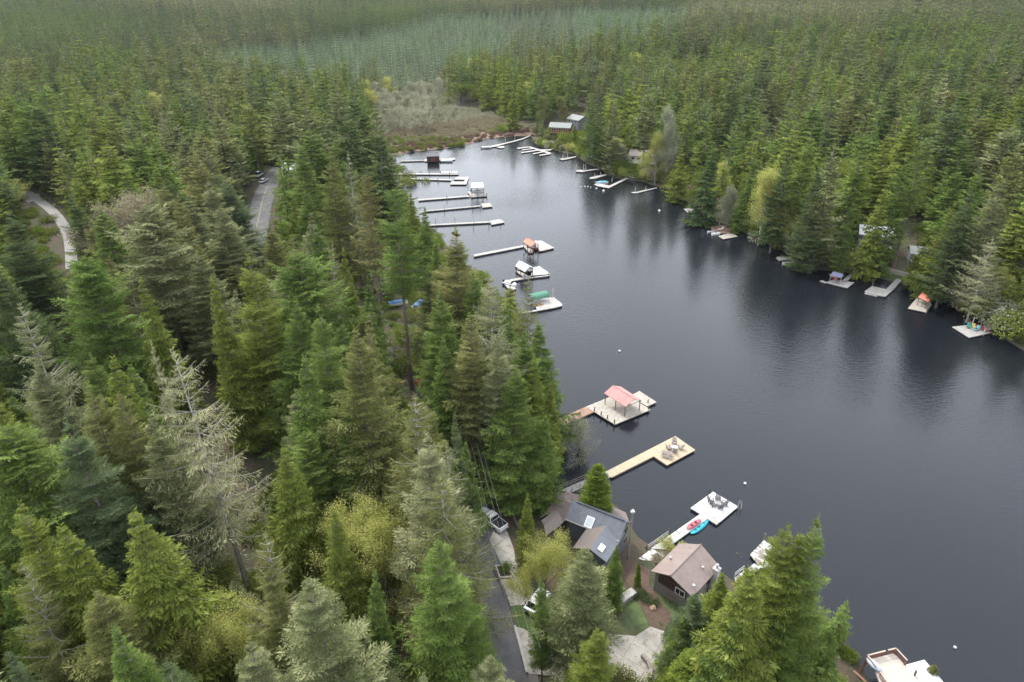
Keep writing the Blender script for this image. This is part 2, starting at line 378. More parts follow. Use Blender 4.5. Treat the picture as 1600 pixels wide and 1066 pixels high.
# ================================================================== TREE SHAPES
def leaf_mat(name, c1, c2, c3, trans=.28):
    if trans == .28: c1, c2, c3 = [(c[0] * 1.70, c[1] * 1.60, c[2] * 1.25) for c in (c1, c2, c3)]
    """c1..c2 differ from tree to tree, c3 tints single sprays"""
    m = bpy.data.materials.new(name); m.use_nodes = True; n = m.node_tree; n.nodes.remove(n.nodes['Principled BSDF'])
    oi = n.nodes.new('ShaderNodeObjectInfo'); at = n.nodes.new('ShaderNodeAttribute'); at.attribute_name = 'tint'
    c = mixc(n, oi.outputs['Random'], c1, c2)
    c = mixc(n, ramp(n, at.outputs['Fac'], (.45, 1, 0, .85)), c, c3)
    tc = n.nodes.new('ShaderNodeMath'); tc.operation = 'MULTIPLY_ADD'; tc.inputs[1].default_value = .7; tc.inputs[2].default_value = .62; lk(n, at.outputs['Fac'], tc.inputs[0])
    vm = n.nodes.new('ShaderNodeVectorMath'); vm.operation = 'SCALE'; lk(n, c, vm.inputs[0]); lk(n, tc.outputs[0], vm.inputs['Scale'])
    d = n.nodes.new('ShaderNodeBsdfDiffuse'); t = n.nodes.new('ShaderNodeBsdfTranslucent'); mx = n.nodes.new('ShaderNodeMixShader'); mx.inputs[0].default_value = trans
    lk(n, vm.outputs[0], d.inputs['Color']); lk(n, vm.outputs[0], t.inputs['Color']); lk(n, d.outputs[0], mx.inputs[1]); lk(n, t.outputs[0], mx.inputs[2])
    lk(n, mx.outputs[0], n.nodes['Material Output'].inputs['Surface']); return m
LM = {
    'grey':   leaf_mat('grey_green_needles', (.085, .110, .055), (.110, .130, .075), (.20, .21, .14)),
    'green':  leaf_mat('mid_green_needles', (.060, .106, .028), (.085, .128, .038), (.13, .175, .065)),
    'dark':   leaf_mat('dark_green_needles', (.042, .070, .034), (.058, .085, .040), (.085, .115, .06)),
    'yellow': leaf_mat('yellow_green_sprays', (.088, .122, .026), (.105, .135, .034), (.15, .175, .06)),
    'olive':  leaf_mat('olive_needles', (.092, .112, .042), (.11, .12, .052), (.165, .165, .085)),
    'silver': leaf_mat('silvery_needles', (.125, .145, .085), (.145, .16, .10), (.22, .225, .165)),
    'pale':   leaf_mat('pale_lichen_needles', (.19, .20, .13), (.21, .22, .15), (.28, .28, .21)),
    'rust':   leaf_mat('rusty_needles', (.090, .092, .042), (.105, .102, .048), (.155, .15, .08)),
    'blue':   leaf_mat('blue_green_needles', (.052, .082, .045), (.068, .095, .055), (.10, .13, .08)),
    'plantation': leaf_mat('plantation_needles', (.075, .13, .085), (.135, .20, .135), (.17, .23, .16)),
    'plantdark': leaf_mat('plantation_needles_dark', (.040, .075, .052), (.060, .10, .07), (.10, .14, .10)),
    'spring': leaf_mat('fresh_yellow_leaves', (.40, .42, .10), (.46, .46, .13), (.60, .58, .25), .40),
    'lime':   leaf_mat('lime_leaves', (.15, .22, .03), (.18, .24, .04), (.25, .30, .07), .35),
    'willow': leaf_mat('pale_willow_leaves', (.27, .29, .18), (.30, .31, .20), (.42, .42, .30), .35),
    'twig':   leaf_mat('bare_grey_twigs', (.33, .33, .215), (.38, .37, .25), (.48, .47, .35), .1),
    'reed':   leaf_mat('red_brown_brush', (.21, .14, .10), (.26, .175, .125), (.32, .24, .18), .1),
    'straw':  leaf_mat('beige_brush', (.30, .26, .165), (.35, .30, .19), (.42, .38, .26), .1),
}
WORD = {'plantation': 'pale blue-green', 'plantdark': 'deep blue-green', 'silver': 'silvery grey', 'grey': 'grey-green', 'green': 'mid-green', 'dark': 'dark green', 'yellow': 'yellow-green', 'olive': 'olive', 'pale': 'pale lichen-covered',
        'rust': 'rusty-topped', 'blue': 'blue-green', 'spring': 'yellow spring-leaved', 'lime': 'bright green', 'willow': 'pale grey-green', 'twig': 'bare grey', 'reed': 'red-brown', 'straw': 'beige'}
BARK = simple('grey_bark', (.20, .17, .145), .95, .45, 2.5)
BARKP = simple('pale_bark', (.42, .39, .34), .95, .4, 2.5)
def unit(a): return a / (np.linalg.norm(a, axis=-1, keepdims=True) + 1e-9)
def kites(root, d, ln, wd, nrm):
    d = unit(d); s = unit(np.cross(d, nrm)); ln = np.asarray(ln)[:, None]; wd = np.asarray(wd)[:, None]
    mid = root + d * ln * .42
    V = np.stack([root, mid + s * wd * .5, root + d * ln, mid - s * wd * .5], 1).reshape(-1, 3)
    return V, np.arange(len(V)).reshape(-1, 4)
def tri_tubes(A, B, ra, rb):
    """thin three-sided sticks from A to B"""
    d = unit(B - A); h = np.where(np.abs(d[:, 2:3]) < .9, np.array([[0, 0, 1.]]), np.array([[1., 0, 0]])); s = unit(np.cross(d, h)); t = np.cross(d, s); V = []
    for P0, r in ((A, ra), (B, rb)):
        for k in range(3):
            a = 2 * math.pi * k / 3; V.append(P0 + np.asarray(r)[:, None] * (math.cos(a) * s + math.sin(a) * t))
    V = np.stack(V, 1); n = len(A); V = V.reshape(-1, 3); b = (np.arange(n) * 6)[:, None]
    F = np.concatenate([b + np.array([[k, (k + 1) % 3, 3 + (k + 1) % 3, 3 + k]]) for k in range(3)]); return V, F
class Crown:
    def __init__(s): s.V = []; s.F = []; s.t = []; s.m = []; s.n = 0
    def add(s, V, F, t, mi):
        s.V.append(V); s.F.append(F + s.n); s.n += len(V); s.t.append(np.broadcast_to(t, len(F)).astype(float)); s.m.append(np.full(len(F), mi))
    def mesh(s, name, mats):
        o = mesh_obj(name, np.concatenate(s.V), np.concatenate(s.F), mats, None, np.concatenate(s.m), False, np.clip(np.concatenate(s.t), 0, 1))
        me = o.data; bpy.data.objects.remove(o); me.use_fake_user = False; return me
def conifer(name, seed, H=32, R=5.5, cb=.12, nb=230, K=13, sub=4, sparse=0, a0=-.35, a1=.55, curve=.22, droop=.15, pw=.75, wood=.035, kw=1.0, hang=.0, mats=None, power=.9, lump=.18, low=0, bulge=.5, whorl=True, fine=1.0):
    g = np.random.default_rng(seed); C = Crown()
    zf = np.sort(g.random(nb) ** power); nw = max(8, int(nb / 7.5)); zf = np.clip((np.round(zf * nw) + g.normal(0, .13, nb)) / nw, 0, .995) if whorl else zf; az = np.arange(nb) * 2.39996 + g.normal(0, .35, nb)
    prof = (1 - zf) ** pw * np.minimum(1, bulge + zf * 3.5)
    lob = 1 + lump * np.sin(az * 2 + seed) * np.sin(zf * 17 + seed * 2) + g.normal(0, lump * .75, nb)
    L = np.maximum(R * prof * lob, .16) + .10
    if sparse: L *= np.where(g.random(nb) < sparse, g.uniform(.25, .6, nb), 1)
    z0 = (cb + (1 - cb) * zf) * H * .985
    a = a0 + (a1 - a0) * zf + g.normal(0, .08, nb); bt = g.random(nb)
    dh = np.stack([np.cos(az), np.sin(az), np.zeros(nb)], 1)
    def pos(t): return dh[:, None] * (L[:, None] * t)[..., None] + np.stack([0 * t, 0 * t, z0[:, None] + L[:, None] * (a[:, None] * t + curve * t * t * (1.2 - zf[:, None]))], -1)
    # branch wood
    ts = np.array([0, .35, .7, 1.0]); PB = pos(np.broadcast_to(ts, (nb, 4)))
    if wood:
        for k in range(3):
            r0 = wood * (1 - ts[k]) * (L / R + .3) + .012; r1 = wood * (1 - ts[k + 1]) * (L / R + .3) + .012
            V, F = tri_tubes(PB[:, k], PB[:, k + 1], r0, r1); C.add(V, F, g.random(len(F)), 1)
    # twigs
    t = np.linspace(.10, .97, K)[None] + g.normal(0, .025, (nb, K)); t = np.clip(t, .06, .99)
    for side in (-1, 1):
        p = pos(t); p2 = pos(t + .03); tan = unit(p2 - p)
        ang = side * np.radians(g.normal(56, 10, (nb, K))); ca, sa = np.cos(ang), np.sin(ang)
        d = np.stack([tan[..., 0] * ca - tan[..., 1] * sa, tan[..., 0] * sa + tan[..., 1] * ca, tan[..., 2] * .6 - droop + g.normal(0, .12, (nb, K))], -1)
        lt = (L[:, None] * .40 * np.clip(1.05 - t, .08, 1) ** .7 * np.minimum(1, t * 3.2) + .28) * g.uniform(.75, 1.2, (nb, K)); lt = np.minimum(lt, 1.9) * np.minimum(1, .35 + L[:, None] / 1.6)
        keep = (g.random((nb, K)) > (sparse * .55))
        p, d, lt = p[keep], unit(d[keep]), lt[keep]; tb = np.broadcast_to(bt[:, None], (nb, K))[keep]; N = len(p)
        if sub:
            for j in range(sub):
                q = p + d * (lt * (j + .1) / sub)[:, None]; a2 = (1 if j % 2 else -1) * np.radians(g.normal(38, 12, N)) * (0 if j == sub - 1 else 1); c2, s2 = np.cos(a2), np.sin(a2)
                dd = np.stack([d[:, 0] * c2 - d[:, 1] * s2, d[:, 0] * s2 + d[:, 1] * c2, d[:, 2] - hang * g.random(N) - .05], 1)
                nr = np.stack([g.normal(0, .45, N), g.normal(0, .45, N), np.ones(N)], 1)
                l2 = np.clip(lt * g.uniform(.36, .6, N), .15, .72) * fine
                V, F = kites(q, dd, l2, l2 * .30 * kw, nr); C.add(V, F, .5 * tb + .5 * g.random(N), 0)
        else:
            nr = np.stack([g.normal(0, .4, N), g.normal(0, .4, N), np.ones(N)], 1)
            V, F = kites(p, d, lt * 1.05, lt * .40 * kw, nr); C.add(V, F, .5 * tb + .5 * g.random(N), 0)
    # tips
    p = pos(np.full((nb, 1), .82))[:, 0]; q = pos(np.full((nb, 1), 1.06))[:, 0]
    nr = np.stack([g.normal(0, .4, nb), g.normal(0, .4, nb), np.ones(nb)], 1)
    V, F = kites(p, q - p, np.linalg.norm(q - p, axis=1) + .15, (.10 + .05 * L * kw) * kw, nr); C.add(V, F, bt, 0)
    nl = 14 if sub else 6; zt = np.linspace(H * .955, H, nl); ap = np.arange(nl) * 2.4; d = np.stack([np.cos(ap), np.sin(ap), np.full(nl, 1.0)], 1)
    V, F = kites(np.stack([0 * zt, 0 * zt, zt], 1), d, np.full(nl, .5), np.full(nl, .14), np.stack([-np.sin(ap), np.cos(ap), 0 * ap], 1)); C.add(V, F, .6, 0)
    # dead lower snags on the bare bole
    if low:
        ns = low; zz = g.uniform(.35 * cb, cb + .05, ns) * H; aa = g.random(ns) * 6.28; LL = g.uniform(1.0, 3.6, ns)
        A = np.stack([0 * zz, 0 * zz, zz], 1); D = np.stack([np.cos(aa), np.sin(aa), g.uniform(-.5, .05, ns)], 1); B = A + D * LL[:, None]
        V, F = tri_tubes(A, B, np.full(ns, .05), np.full(ns, .015)); C.add(V, F, .5, 1)
        p = (A + B) / 2; V, F = kites(np.concatenate([p, p]), np.concatenate([D + g.normal(0, .5, (ns, 3)), D + g.normal(0, .5, (ns, 3))]), np.full(2 * ns, 1.0), np.full(2 * ns, .10), np.tile([0, 0, 1.], (2 * ns, 1))); C.add(V, F, .5, 1)
    return C.mesh(name, mats or [LM['grey'], BARK])
def trunk_mesh(name, H, r, seed, bark=None, n=8, bend=.15):
    g = random.Random(seed); pts = []; k = 8
    for i in range(k + 1):
        f = i / k; pts.append((math.sin(f * 3 + seed) * bend * f, math.cos(f * 2.2 + seed) * bend * f - bend * 0, -1 + f * (H + .6)))
    b = MB(); V = []; F = []
    for i, p in enumerate(pts):
        f = i / k; rr = r * (1 - f * .93) * (1.35 if i == 0 else 1)
        for j in range(n): t = 2 * math.pi * j / n; V.append((p[0] * (1 - f) + rr * math.cos(t), p[1] * (1 - f) + rr * math.sin(t), p[2]))
    for i in range(k):
        for j in range(n): F.append((i * n + j, i * n + (j + 1) % n, (i + 1) * n + (j + 1) % n, (i + 1) * n + j))
    F.append(tuple(range(k * n, k * n + n)))
    o = mesh_obj(name, V, F, bark or BARK, None, None, True); me = o.data; bpy.data.objects.remove(o); return me
def broadleaf(name, seed, H=16, spread=.42, leaves=9000, leaf=.20, mats=None, bare=False, limbs=9, clump=.55, base=.22, wood=1.0, depth=3):
    g = np.random.default_rng(seed); C = Crown(); segs = [(np.zeros(3) - (0, 0, .6), np.array((0, 0, H * base)), .016 * H, .013 * H)]; ends = []
    def grow(p, d, L, r, lev):
        if lev == 0: ends.append((p, d)); return
        k = 3 if lev > 1 else 3; q = p; dd = d
        for i in range(k):
            dd = unit(dd + g.normal(0, .16, 3) + np.array((0, 0, .06))); q2 = q + dd * L / k; segs.append((q, q2, r * (1 - i / k * .5), r * (1 - (i + 1) / k * .5))); q = q2
            ends.append((q, dd)) if lev < depth else None
            if i > 0 or lev < depth:
                for s in range(2 if lev > 1 else 1):
                    e = unit(dd + unit(g.normal(0, 1, 3)) * .85); grow(q, e, L * .52, r * .45, lev - 1)
        ends.append((q, dd))
    top = np.array((0, 0, H * base))
    for i in range(limbs):
        f = i / limbs; az = i * 2.4 + g.normal(0, .3); el = .45 + .9 * f
        nar = spread < .3
        d = unit(np.array((math.cos(az) * spread * 2.2 * (1.15 - f), math.sin(az) * spread * 2.2 * (1.15 - f), el)))
        st = np.array((0, 0, H * (base + f * (.60 if nar else .30)))); grow(st, d, H * (.50 - .12 * f) * (.52 if nar else 1), .008 * H, depth - 1 if i % 3 else depth)
    segs.append((top, np.array((0, 0, H * (base + (.75 if spread < .3 else .5)))), .013 * H, .004 * H))
    A = np.array([s[0] for s in segs]); B = np.array([s[1] for s in segs])
    zmax = max(B[:, 2].max(), 1); sc = H / zmax; S = np.array((1, 1, sc)) if sc < 1 else np.array((1, 1, 1)) * 1.0
    V, F = tri_tubes(A * S, B * S, np.array([s[2] for s in segs]) * wood, np.array([s[3] for s in segs]) * wood); C.add(V, F, g.random(len(F)), 1)
    E = np.array([e[0] for e in ends]) * S; D = np.array([e[1] for e in ends]); idx = g.integers(0, len(E), leaves)
    tb = g.random(len(E))
    if bare:
        V, F = kites(E[idx] + g.normal(0, .25, (leaves, 3)), D[idx] + g.normal(0, .55, (leaves, 3)), g.uniform(.5, 1.3, leaves), np.full(leaves, .055), g.normal(0, 1, (leaves, 3))); C.add(V, F, .5 * tb[idx] + .5 * g.random(leaves), 0)
    else:
        V, F = kites(E[idx] + g.normal(0, clump, (leaves, 3)), g.normal(0, 1, (leaves, 3)), g.uniform(.8, 1.5, leaves) * leaf, g.uniform(.6, 1.0, leaves) * leaf, g.normal(0, 1, (leaves, 3))); C.add(V, F, .6 * tb[idx] + .4 * g.random(leaves), 0)
    return C.mesh(name, mats)
def bush_mesh(name, seed, r=1.5, h=1.6, n=700, leaf=.22, mats=None, twiggy=False):
    g = np.random.default_rng(seed); C = Crown(); k = 9
    cs = np.stack([g.normal(0, r * .42, k), g.normal(0, r * .42, k), g.uniform(.25, .75, k) * h], 1); ci = g.integers(0, k, n); rad = g.uniform(.35, .6, k) * r
    v = unit(g.normal(0, 1, (n, 3))); p = cs[ci] + v * (rad[ci] * g.uniform(.55, 1.05, n))[:, None] * np.array((1, 1, .8)); p[:, 2] = np.abs(p[:, 2])
    if twiggy: V, F = kites(p * np.array((.8, .8, .4)), v * .5 + np.array((0, 0, 1)), g.uniform(.5, 1.1, n), np.full(n, .07), g.normal(0, 1, (n, 3)))
    else: V, F = kites(p, v * .8 + g.normal(0, .6, (n, 3)), g.uniform(.8, 1.5, n) * leaf, g.uniform(.5, .9, n) * leaf, g.normal(0, 1, (n, 3)))
    tb = g.random(k); C.add(V, F, .5 * tb[ci] + .5 * g.random(n), 0)
    st = 12; A = np.zeros((st, 3)) - (0, 0, .3); B = np.stack([g.normal(0, r * .4, st), g.normal(0, r * .4, st), g.uniform(.5, .8, st) * h], 1); V, F = tri_tubes(A, B, np.full(st, .04), np.full(st, .015)); C.add(V, F, .4, 1)
    return C.mesh(name, mats)

# kinds: (crown mesh, trunk mesh, nominal height); the colour is a material set on each tree
PK = {}
def pk(key, H, crown, trunk): PK.setdefault(key, []).append((crown, trunk, H))
for s in range(6):
    pk('fir', 32, conifer('fir_crown', 10 + s, R=[7.0, 6.2, 7.6, 6.0, 6.8, 5.2][s], nb=[230, 200, 260, 190, 190, 210][s], K=20, sub=5, fine=.82, cb=[.10, .2, .06, .16, .34, .05][s], pw=[.86, .8, .95, .74, .55, 1.05][s], droop=.10 + .04 * s, lump=[.24, .24, .24, .24, .34, .3][s]), trunk_mesh('trunk', 32, .38, s))
for s in range(3):
    pk('cedar', 24, conifer('cedar_crown', 30 + s, H=24, R=[5.0, 4.4, 5.6][s], nb=250, K=15, cb=.04, a0=-.75, a1=-.05, curve=.38, droop=.30, hang=.7, pw=[.9, .82, 1.0][s], kw=1.15, lump=.2, wood=.028), trunk_mesh('trunk', 24, .30, 5 + s))
for s in range(3):
    pk('lichen', 32, conifer('sparse_crown', 50 + s, R=[8.6, 6.2, 6.6][s], nb=[135, 200, 175][s], K=[13, 20, 20][s], sub=5, cb=[.22, .12, .2][s], sparse=[.30, .14, .18][s], a0=-.28, a1=.35, curve=.38, droop=.42, hang=.55, wood=.065, kw=.62, fine=.8, pw=.75, lump=.26, low=14, mats=[LM['pale'], BARKP]), trunk_mesh('trunk', 32, .34, 9 + s, BARKP))
for s in range(2):
    pk('tall', 42, conifer('high_crown', 60 + s, H=42, R=4.7, nb=150, cb=[.52, .48][s], a0=-.3, pw=.5, lump=.3, sparse=.12, low=46), trunk_mesh('trunk', 42, .46, 12 + s, simple('brown_bark', (.24, .18, .14), .95, .4, 2)))
pk('young', 12, conifer('young_crown', 70, H=12, R=3.1, nb=260, K=9, sub=4, cb=.02, a0=-.15, a1=.9, curve=.1, droop=.1, pw=.62, kw=1.5, lump=.06, power=1.0, wood=.02, bulge=.75), trunk_mesh('trunk', 12, .16, 20))
for s in range(4):
    pk('midfir', 32, conifer('fir_crown', 110 + s, R=[6.8, 6.0, 7.2, 6.0][s], nb=[170, 150, 180, 150][s], K=10, sub=0, cb=[.12, .25, .08, .32][s], pw=[.86, .78, .95, .7][s], droop=.15, wood=0, lump=.24), trunk_mesh('trunk', 32, .36, 30 + s, n=6))
for s in range(2):
    pk('midcedar', 24, conifer('cedar_crown', 130 + s, H=24, R=5.2, nb=170, K=9, sub=0, cb=.04, a0=-.7, a1=-.1, curve=.35, droop=.45, kw=1.2, wood=0, lump=.18), trunk_mesh('trunk', 24, .28, 35 + s, n=6))
pk('maple', 16, broadleaf('leafy_crown', 201, 16, .42, 42000, .16, [LM['spring'], BARK]), None)
pk('maple', 16, broadleaf('leafy_crown', 202, 16, .34, 34000, .16, [LM['spring'], BARK]), None)
pk('poplar', 22, broadleaf('narrow_leafy_crown', 203, 22, .17, 30000, .19, [LM['spring'], BARKP], limbs=13, clump=.6, base=.12), None)
pk('poplar', 22, broadleaf('narrow_leafy_crown', 204, 22, .21, 26000, .19, [LM['spring'], BARKP], limbs=12, clump=.7, base=.2), None)
pk('willow', 10, broadleaf('round_leafy_crown', 205, 10, .40, 22000, .14, [LM['willow'], BARKP], limbs=10, clump=.45, base=.08), None)
pk('bare', 13, broadleaf('bare_crown', 206, 13, .34, 5200, .2, [LM['twig'], BARKP], bare=True, limbs=9, base=.15), None)
pk('bare', 13, broadleaf('bare_crown', 207, 13, .26, 4800, .2, [LM['twig'], BARKP], bare=True, limbs=9, base=.25), None)
for s in range(3): pk('bush', 1.6, bush_mesh('bush', 300 + s, n=2600, leaf=.12, mats=[LM['lime'], BARK]), None)
for s in range(2): pk('brush', 1.6, bush_mesh('brush', 310 + s, n=420, mats=[LM['reed'], BARK], twiggy=True), None)
# ================================================================== FOREST PLACEMENT
RND = random.Random(7)
TREES = []          # dicts of everything planted
def put(x, y, h, kind, colour, wide=1.0, tilt=0, var=None, ind=True, name=None, label=None, wx=None):
    TREES.append(dict(x=x, y=y, z=float(gz(x, y)), h=h, kind=kind, col=colour, wide=wide, tilt=tilt, var=var, ind=ind, name=name, label=label))
def tp(u, v, h, kind, colour, wide=1.0, label=None, var=None, tilt=0, name=None):
    p = Ph(u, v, h); put(p[0], p[1], h, kind, colour, wide, tilt, var, True, name, label)

# --- trees one can single out in the photograph: tip u, v, height m
tp(710, 357, 36, 'fir', 'olive', 1.2, 'tall olive fir on the near shore, its tip below the longest slim docks', 0)
tp(742, 425, 30, 'fir', 'green', .9, 'mid-green fir tucked between the olive shore fir and the bare-branched fir', 1)
tp(768, 432, 36, 'lichen', 'silver', 1.15, 'pale-branched thin fir on the near shore left of the grey boat shelter', 1)
tp(826, 432, 30, 'lichen', 'olive', .8, 'slim sparse-topped fir whose tip stands before the grey boat shelter', 2)
tp(803, 572, 26, 'fir', 'green', 1.15, 'broad green fir on the shore above the white pickup', 2)
tp(852, 500, 27, 'cedar', 'green', 1.15, 'green cedar at the water edge left of the pink roofed dock', 0)
tp(862, 590, 20, 'cedar', 'yellow', .9, 'yellow-green cedar at the water edge before the brown walkway', 1)
tp(780, 520, 30, 'fir', 'grey', .8, 'grey-green fir behind the broad green shore fir', 3)
tp(757, 548, 23, 'fir', 'dark', .75, 'dark fir under the pale-branched shore fir beside the lane bend', 1)
tp(617, 290, 42, 'tall', 'green', 1.0, 'tallest bare-trunked fir with its trunk foot by the lane bend', 0)
tp(572, 268, 40, 'tall', 'rust', .95, 'rusty-crowned fir with a bare grey trunk left of the tallest trunk', 1)
tp(640, 300, 24, 'cedar', 'yellow', 1.0, 'yellow-green cedar right behind the tallest bare trunk', 0)
tp(662, 322, 22, 'cedar', 'green', 1.1, 'green cedar on the shore where the brown-ended dock starts', 2)
tp(680, 372, 20, 'cedar', 'green', 1.1, 'green shore cedar just left of the tall olive fir tip', 1)
tp(935, 728, 12, 'young', 'lime', 1.0, 'bright green dome-shaped young cedar behind the grey metal roof', 0)
tp(905, 655, 10, 'willow', 'willow', .95, 'pale grey-green willow leaning over the water before the brown walkway')
tp(824, 768, 15, 'cedar', 'yellow', .72, 'narrow yellow-green cedar between the white pickup and the small brown roof', 1)
tp(856, 838, 13, 'maple', 'spring', .72, 'yellow leafing maple in front of the grey metal roof', 1)
tp(904, 864, 21, 'fir', 'grey', 1.3, 'grey-green fir with dark trunks right of the lower concrete pad', 3)
tp(852, 905, 17, 'fir', 'green', .55, 'thin green fir on the verge between the two concrete pads', 1)
tp(962, 850, 11, 'cedar', 'green', .95, 'slim green cedar standing against the grey siding of the metal roofed house', 0)
tp(930, 875, 10, 'fir', 'dark', 1.0, 'small dark fir close under the skylight of the metal roofed house', 2)
tp(928, 985, 17, 'fir', 'yellow', 1.0, 'small yellow-green fir at the bottom edge over the driveway', 1)
tp(1000, 880, 4.5, 'young', 'lime', .5, 'little green shrub beside the bark bed of the brown roofed house')
tp(1132, 893, 15, 'cedar', 'yellow', 1.25, 'yellow-green cedar touching the brown metal roof', 2)
tp(1088, 925, 13, 'fir', 'blue', 1.25, 'blue-green fir at the corner of the brown roofed house', 0)
tp(1072, 960, 10, 'cedar', 'green', 1.35, 'low green cedar between the curved driveway and the blue-green fir', 0)
tp(1090, 1025, 8, 'young', 'lime', 1.7, 'bright lime shrub at the bottom edge right of the driveway')
tp(1225, 822, 27, 'fir', 'yellow', .85, 'yellow-green fir in front of the leaf-strewn dock', 1)
tp(1256, 838, 26, 'cedar', 'yellow', 1.05, 'dense yellow-green cedar in the middle of the right shore clump', 0)
tp(1290, 812, 29, 'fir', 'green', .72, 'tallest green fir at the right end of the near right shore clump', 0)
tp(1185, 890, 24, 'cedar', 'yellow', 1.3, 'wide yellow-green cedar left in the near right shore clump', 1)
tp(1305, 975, 15, 'cedar', 'green', 1.1, 'short green cedar beside the railed deck at the bottom', 2)
tp(1150, 970, 18, 'cedar', 'green', 1.3, 'green cedar low in the near right shore clump', 0)
tp(1235, 955, 17, 'fir', 'green', 1.3, 'green fir low in front of the near right shore clump', 1)
tp(1463, 1040, 5, 'young', 'olive', .9, 'small olive shrub over the white deck at the bottom right')
for q in [(690, 455, 30, 'fir', 'green', 1.0, 'green fir under the tip of the tall olive shore fir', 1), (732, 490, 31, 'fir', 'olive', 1.0, 'olive fir between the two pale-branched shore firs', 3), (800, 480, 27, 'cedar', 'green', .95, 'green cedar left behind the slim sparse-topped fir', 0), (815, 515, 27, 'fir', 'green', .95, 'mid-green fir directly under the slim sparse-topped fir', 1),
          (836, 560, 24, 'cedar', 'yellow', 1.0, 'yellow-green cedar above the brown walkway at the shore', 2), (785, 618, 19, 'fir', 'green', .9, 'green fir in front left of the broad green shore fir', 0), (703, 393, 11, 'cedar', 'green', 1.2, 'small green cedar on the bare shore below the slim post dock', 0), (724, 412, 12, 'cedar', 'yellow', 1.1, 'small yellow-green cedar at the start of the red shelter dock', 1), (748, 436, 12, 'cedar', 'green', 1.2, 'small green cedar at the shore left of the grey shelter dock', 2), (850, 650, 18, 'cedar', 'green', 1.1, 'green cedar right of the broad green shore fir over the water', 1), (668, 420, 26, 'fir', 'dark', .9, 'dark fir right of the tallest bare trunk', 1), (690, 530, 26, 'cedar', 'green', 1.0, 'green cedar on the lake side of the lane bend', 1)]: tp(*q)
# left of the lane
tp(694, 756, 21, 'lichen', 'olive', 1.0, 'smaller grey-olive fir leaning over the lane edge right of the drooping fir', 1)
tp(696, 690, 27, 'lichen', 'grey', .9, 'silvery fir over the lane between the drooping fir and the pole', 2)
tp(712, 640, 24, 'fir', 'dark', .8, 'dark fir over the forest lane right of the pale firs', 5)
tp(728, 690, 17, 'cedar', 'green', .9, 'green cedar beside the pole on the lane edge', 0)
tp(668, 628, 25, 'fir', 'olive', .8, 'olive fir over the lane just below the dark bend fence', 0)
tp(670, 668, 32, 'fir', 'silver', .9, 'pale beige-tipped fir left of the lane above the white pickup', 0)
tp(694, 735, 29, 'lichen', 'olive', 1.05, 'olive-beige drooping fir just below the beige-tipped one by the lane', 2)
tp(644, 612, 32, 'lichen', 'olive', 1.0, 'grey-olive thin fir beside the lane bend below the tallest trunk', 1)
tp(703, 838, 29, 'fir', 'green', 1.0, 'large light green fir between the foot track and the lane', 3)
tp(726, 935, 18, 'fir', 'green', .95, 'green fir at the bottom reaching over the lane edge', 1)
tp(588, 812, 17, 'maple', 'spring', .85, 'largest yellow leafing maple at the head of the foot track', 0)
tp(520, 792, 22, 'cedar', 'yellow', .9, 'yellow-green cedar just left of the large yellow maple', 0)
tp(497, 876, 31, 'fir', 'grey', 1.12, 'big silvery grey-green fir left of the foot track at the bottom', 0)
tp(566, 905, 23, 'cedar', 'green', .7, 'green cedar between the silvery fir and the foot track', 1)
tp(545, 960, 20, 'fir', 'grey', .8, 'grey-green fir low between silvery fir and foot track', 1)
tp(408, 836, 29, 'lichen', 'olive', .85, 'pale olive fir left of the big silvery fir', 1)
tp(418, 905, 25, 'fir', 'olive', .8, 'olive fir between the yellow maple at the bottom and the silvery fir', 3)
tp(335, 935, 16, 'maple', 'spring', .75, 'yellow leafing maple at the bottom edge left of the silvery fir', 1)
tp(293, 545, 37, 'lichen', 'pale', .85, 'whitest lichen-hung fir with a bare pale trunk in the left forest', 0)
tp(232, 535, 33, 'lichen', 'pale', .35, 'narrow dead grey snag left of the whitest fir', 2)
tp(214, 792, 29, 'cedar', 'yellow', 1.3, 'broad yellow-green cedar with upswept branches low in the left forest', 2)
tp(112, 655, 32, 'fir', 'blue', 1.05, 'blue-green fir low in the left forest', 0)
tp(160, 560, 32, 'cedar', 'yellow', .95, 'yellow-green cedar between two brownish firs left of the whitest fir', 1)
tp(130, 600, 32, 'fir', 'olive', .8, 'brown-tipped fir in front of the yellow-green cedar in the left forest', 1)
tp(188, 612, 31, 'fir', 'olive', .8, 'brownish olive fir left of the whitest fir', 3)
tp(246, 640, 30, 'fir', 'grey', .85, 'grey-green fir with a pale stem just left of the whitest fir', 1)
tp(35, 472, 36, 'lichen', 'silver', .85, 'pale silvery fir at the left edge below the brown clearing', 1)
tp(62, 560, 30, 'fir', 'grey', 1.0, 'grey-green fir at the left edge below the silvery one', 2)
tp(20, 790, 29, 'fir', 'yellow', .9, 'yellow-green fir in the bottom left corner', 0)
tp(98, 820, 27, 'cedar', 'yellow', 1.15, 'wide yellow-green cedar above the bottom left corner', 1)
tp(28, 880, 26, 'lichen', 'olive', .8, 'pale beige-stemmed fir in the bottom left corner', 2)
tp(395, 396, 36, 'fir', 'yellow', 1.05, 'large yellow-green fir with a pale stem in the middle of the left forest', 0)
tp(330, 430, 33, 'cedar', 'yellow', .7, 'slim yellow-green cedar left of the large fir with a pale stem', 1)
tp(222, 428, 31, 'cedar', 'yellow', .8, 'yellow-green cedar in the upper left forest below the beige fir', 0)
tp(270, 305, 34, 'fir', 'olive', .95, 'beige broad fir in the upper left forest right of a yellow-beige tree', 2)
tp(200, 300, 26, 'maple', 'straw', .9, 'yellow-beige sparse tree in the upper left forest', 1)
tp(555, 512, 35, 'fir', 'olive', 1.05, 'large olive-green fir in the centre of the left forest', 2)
tp(500, 470, 33, 'fir', 'green', .85, 'mid-green fir left above the large olive fir of the centre', 0)
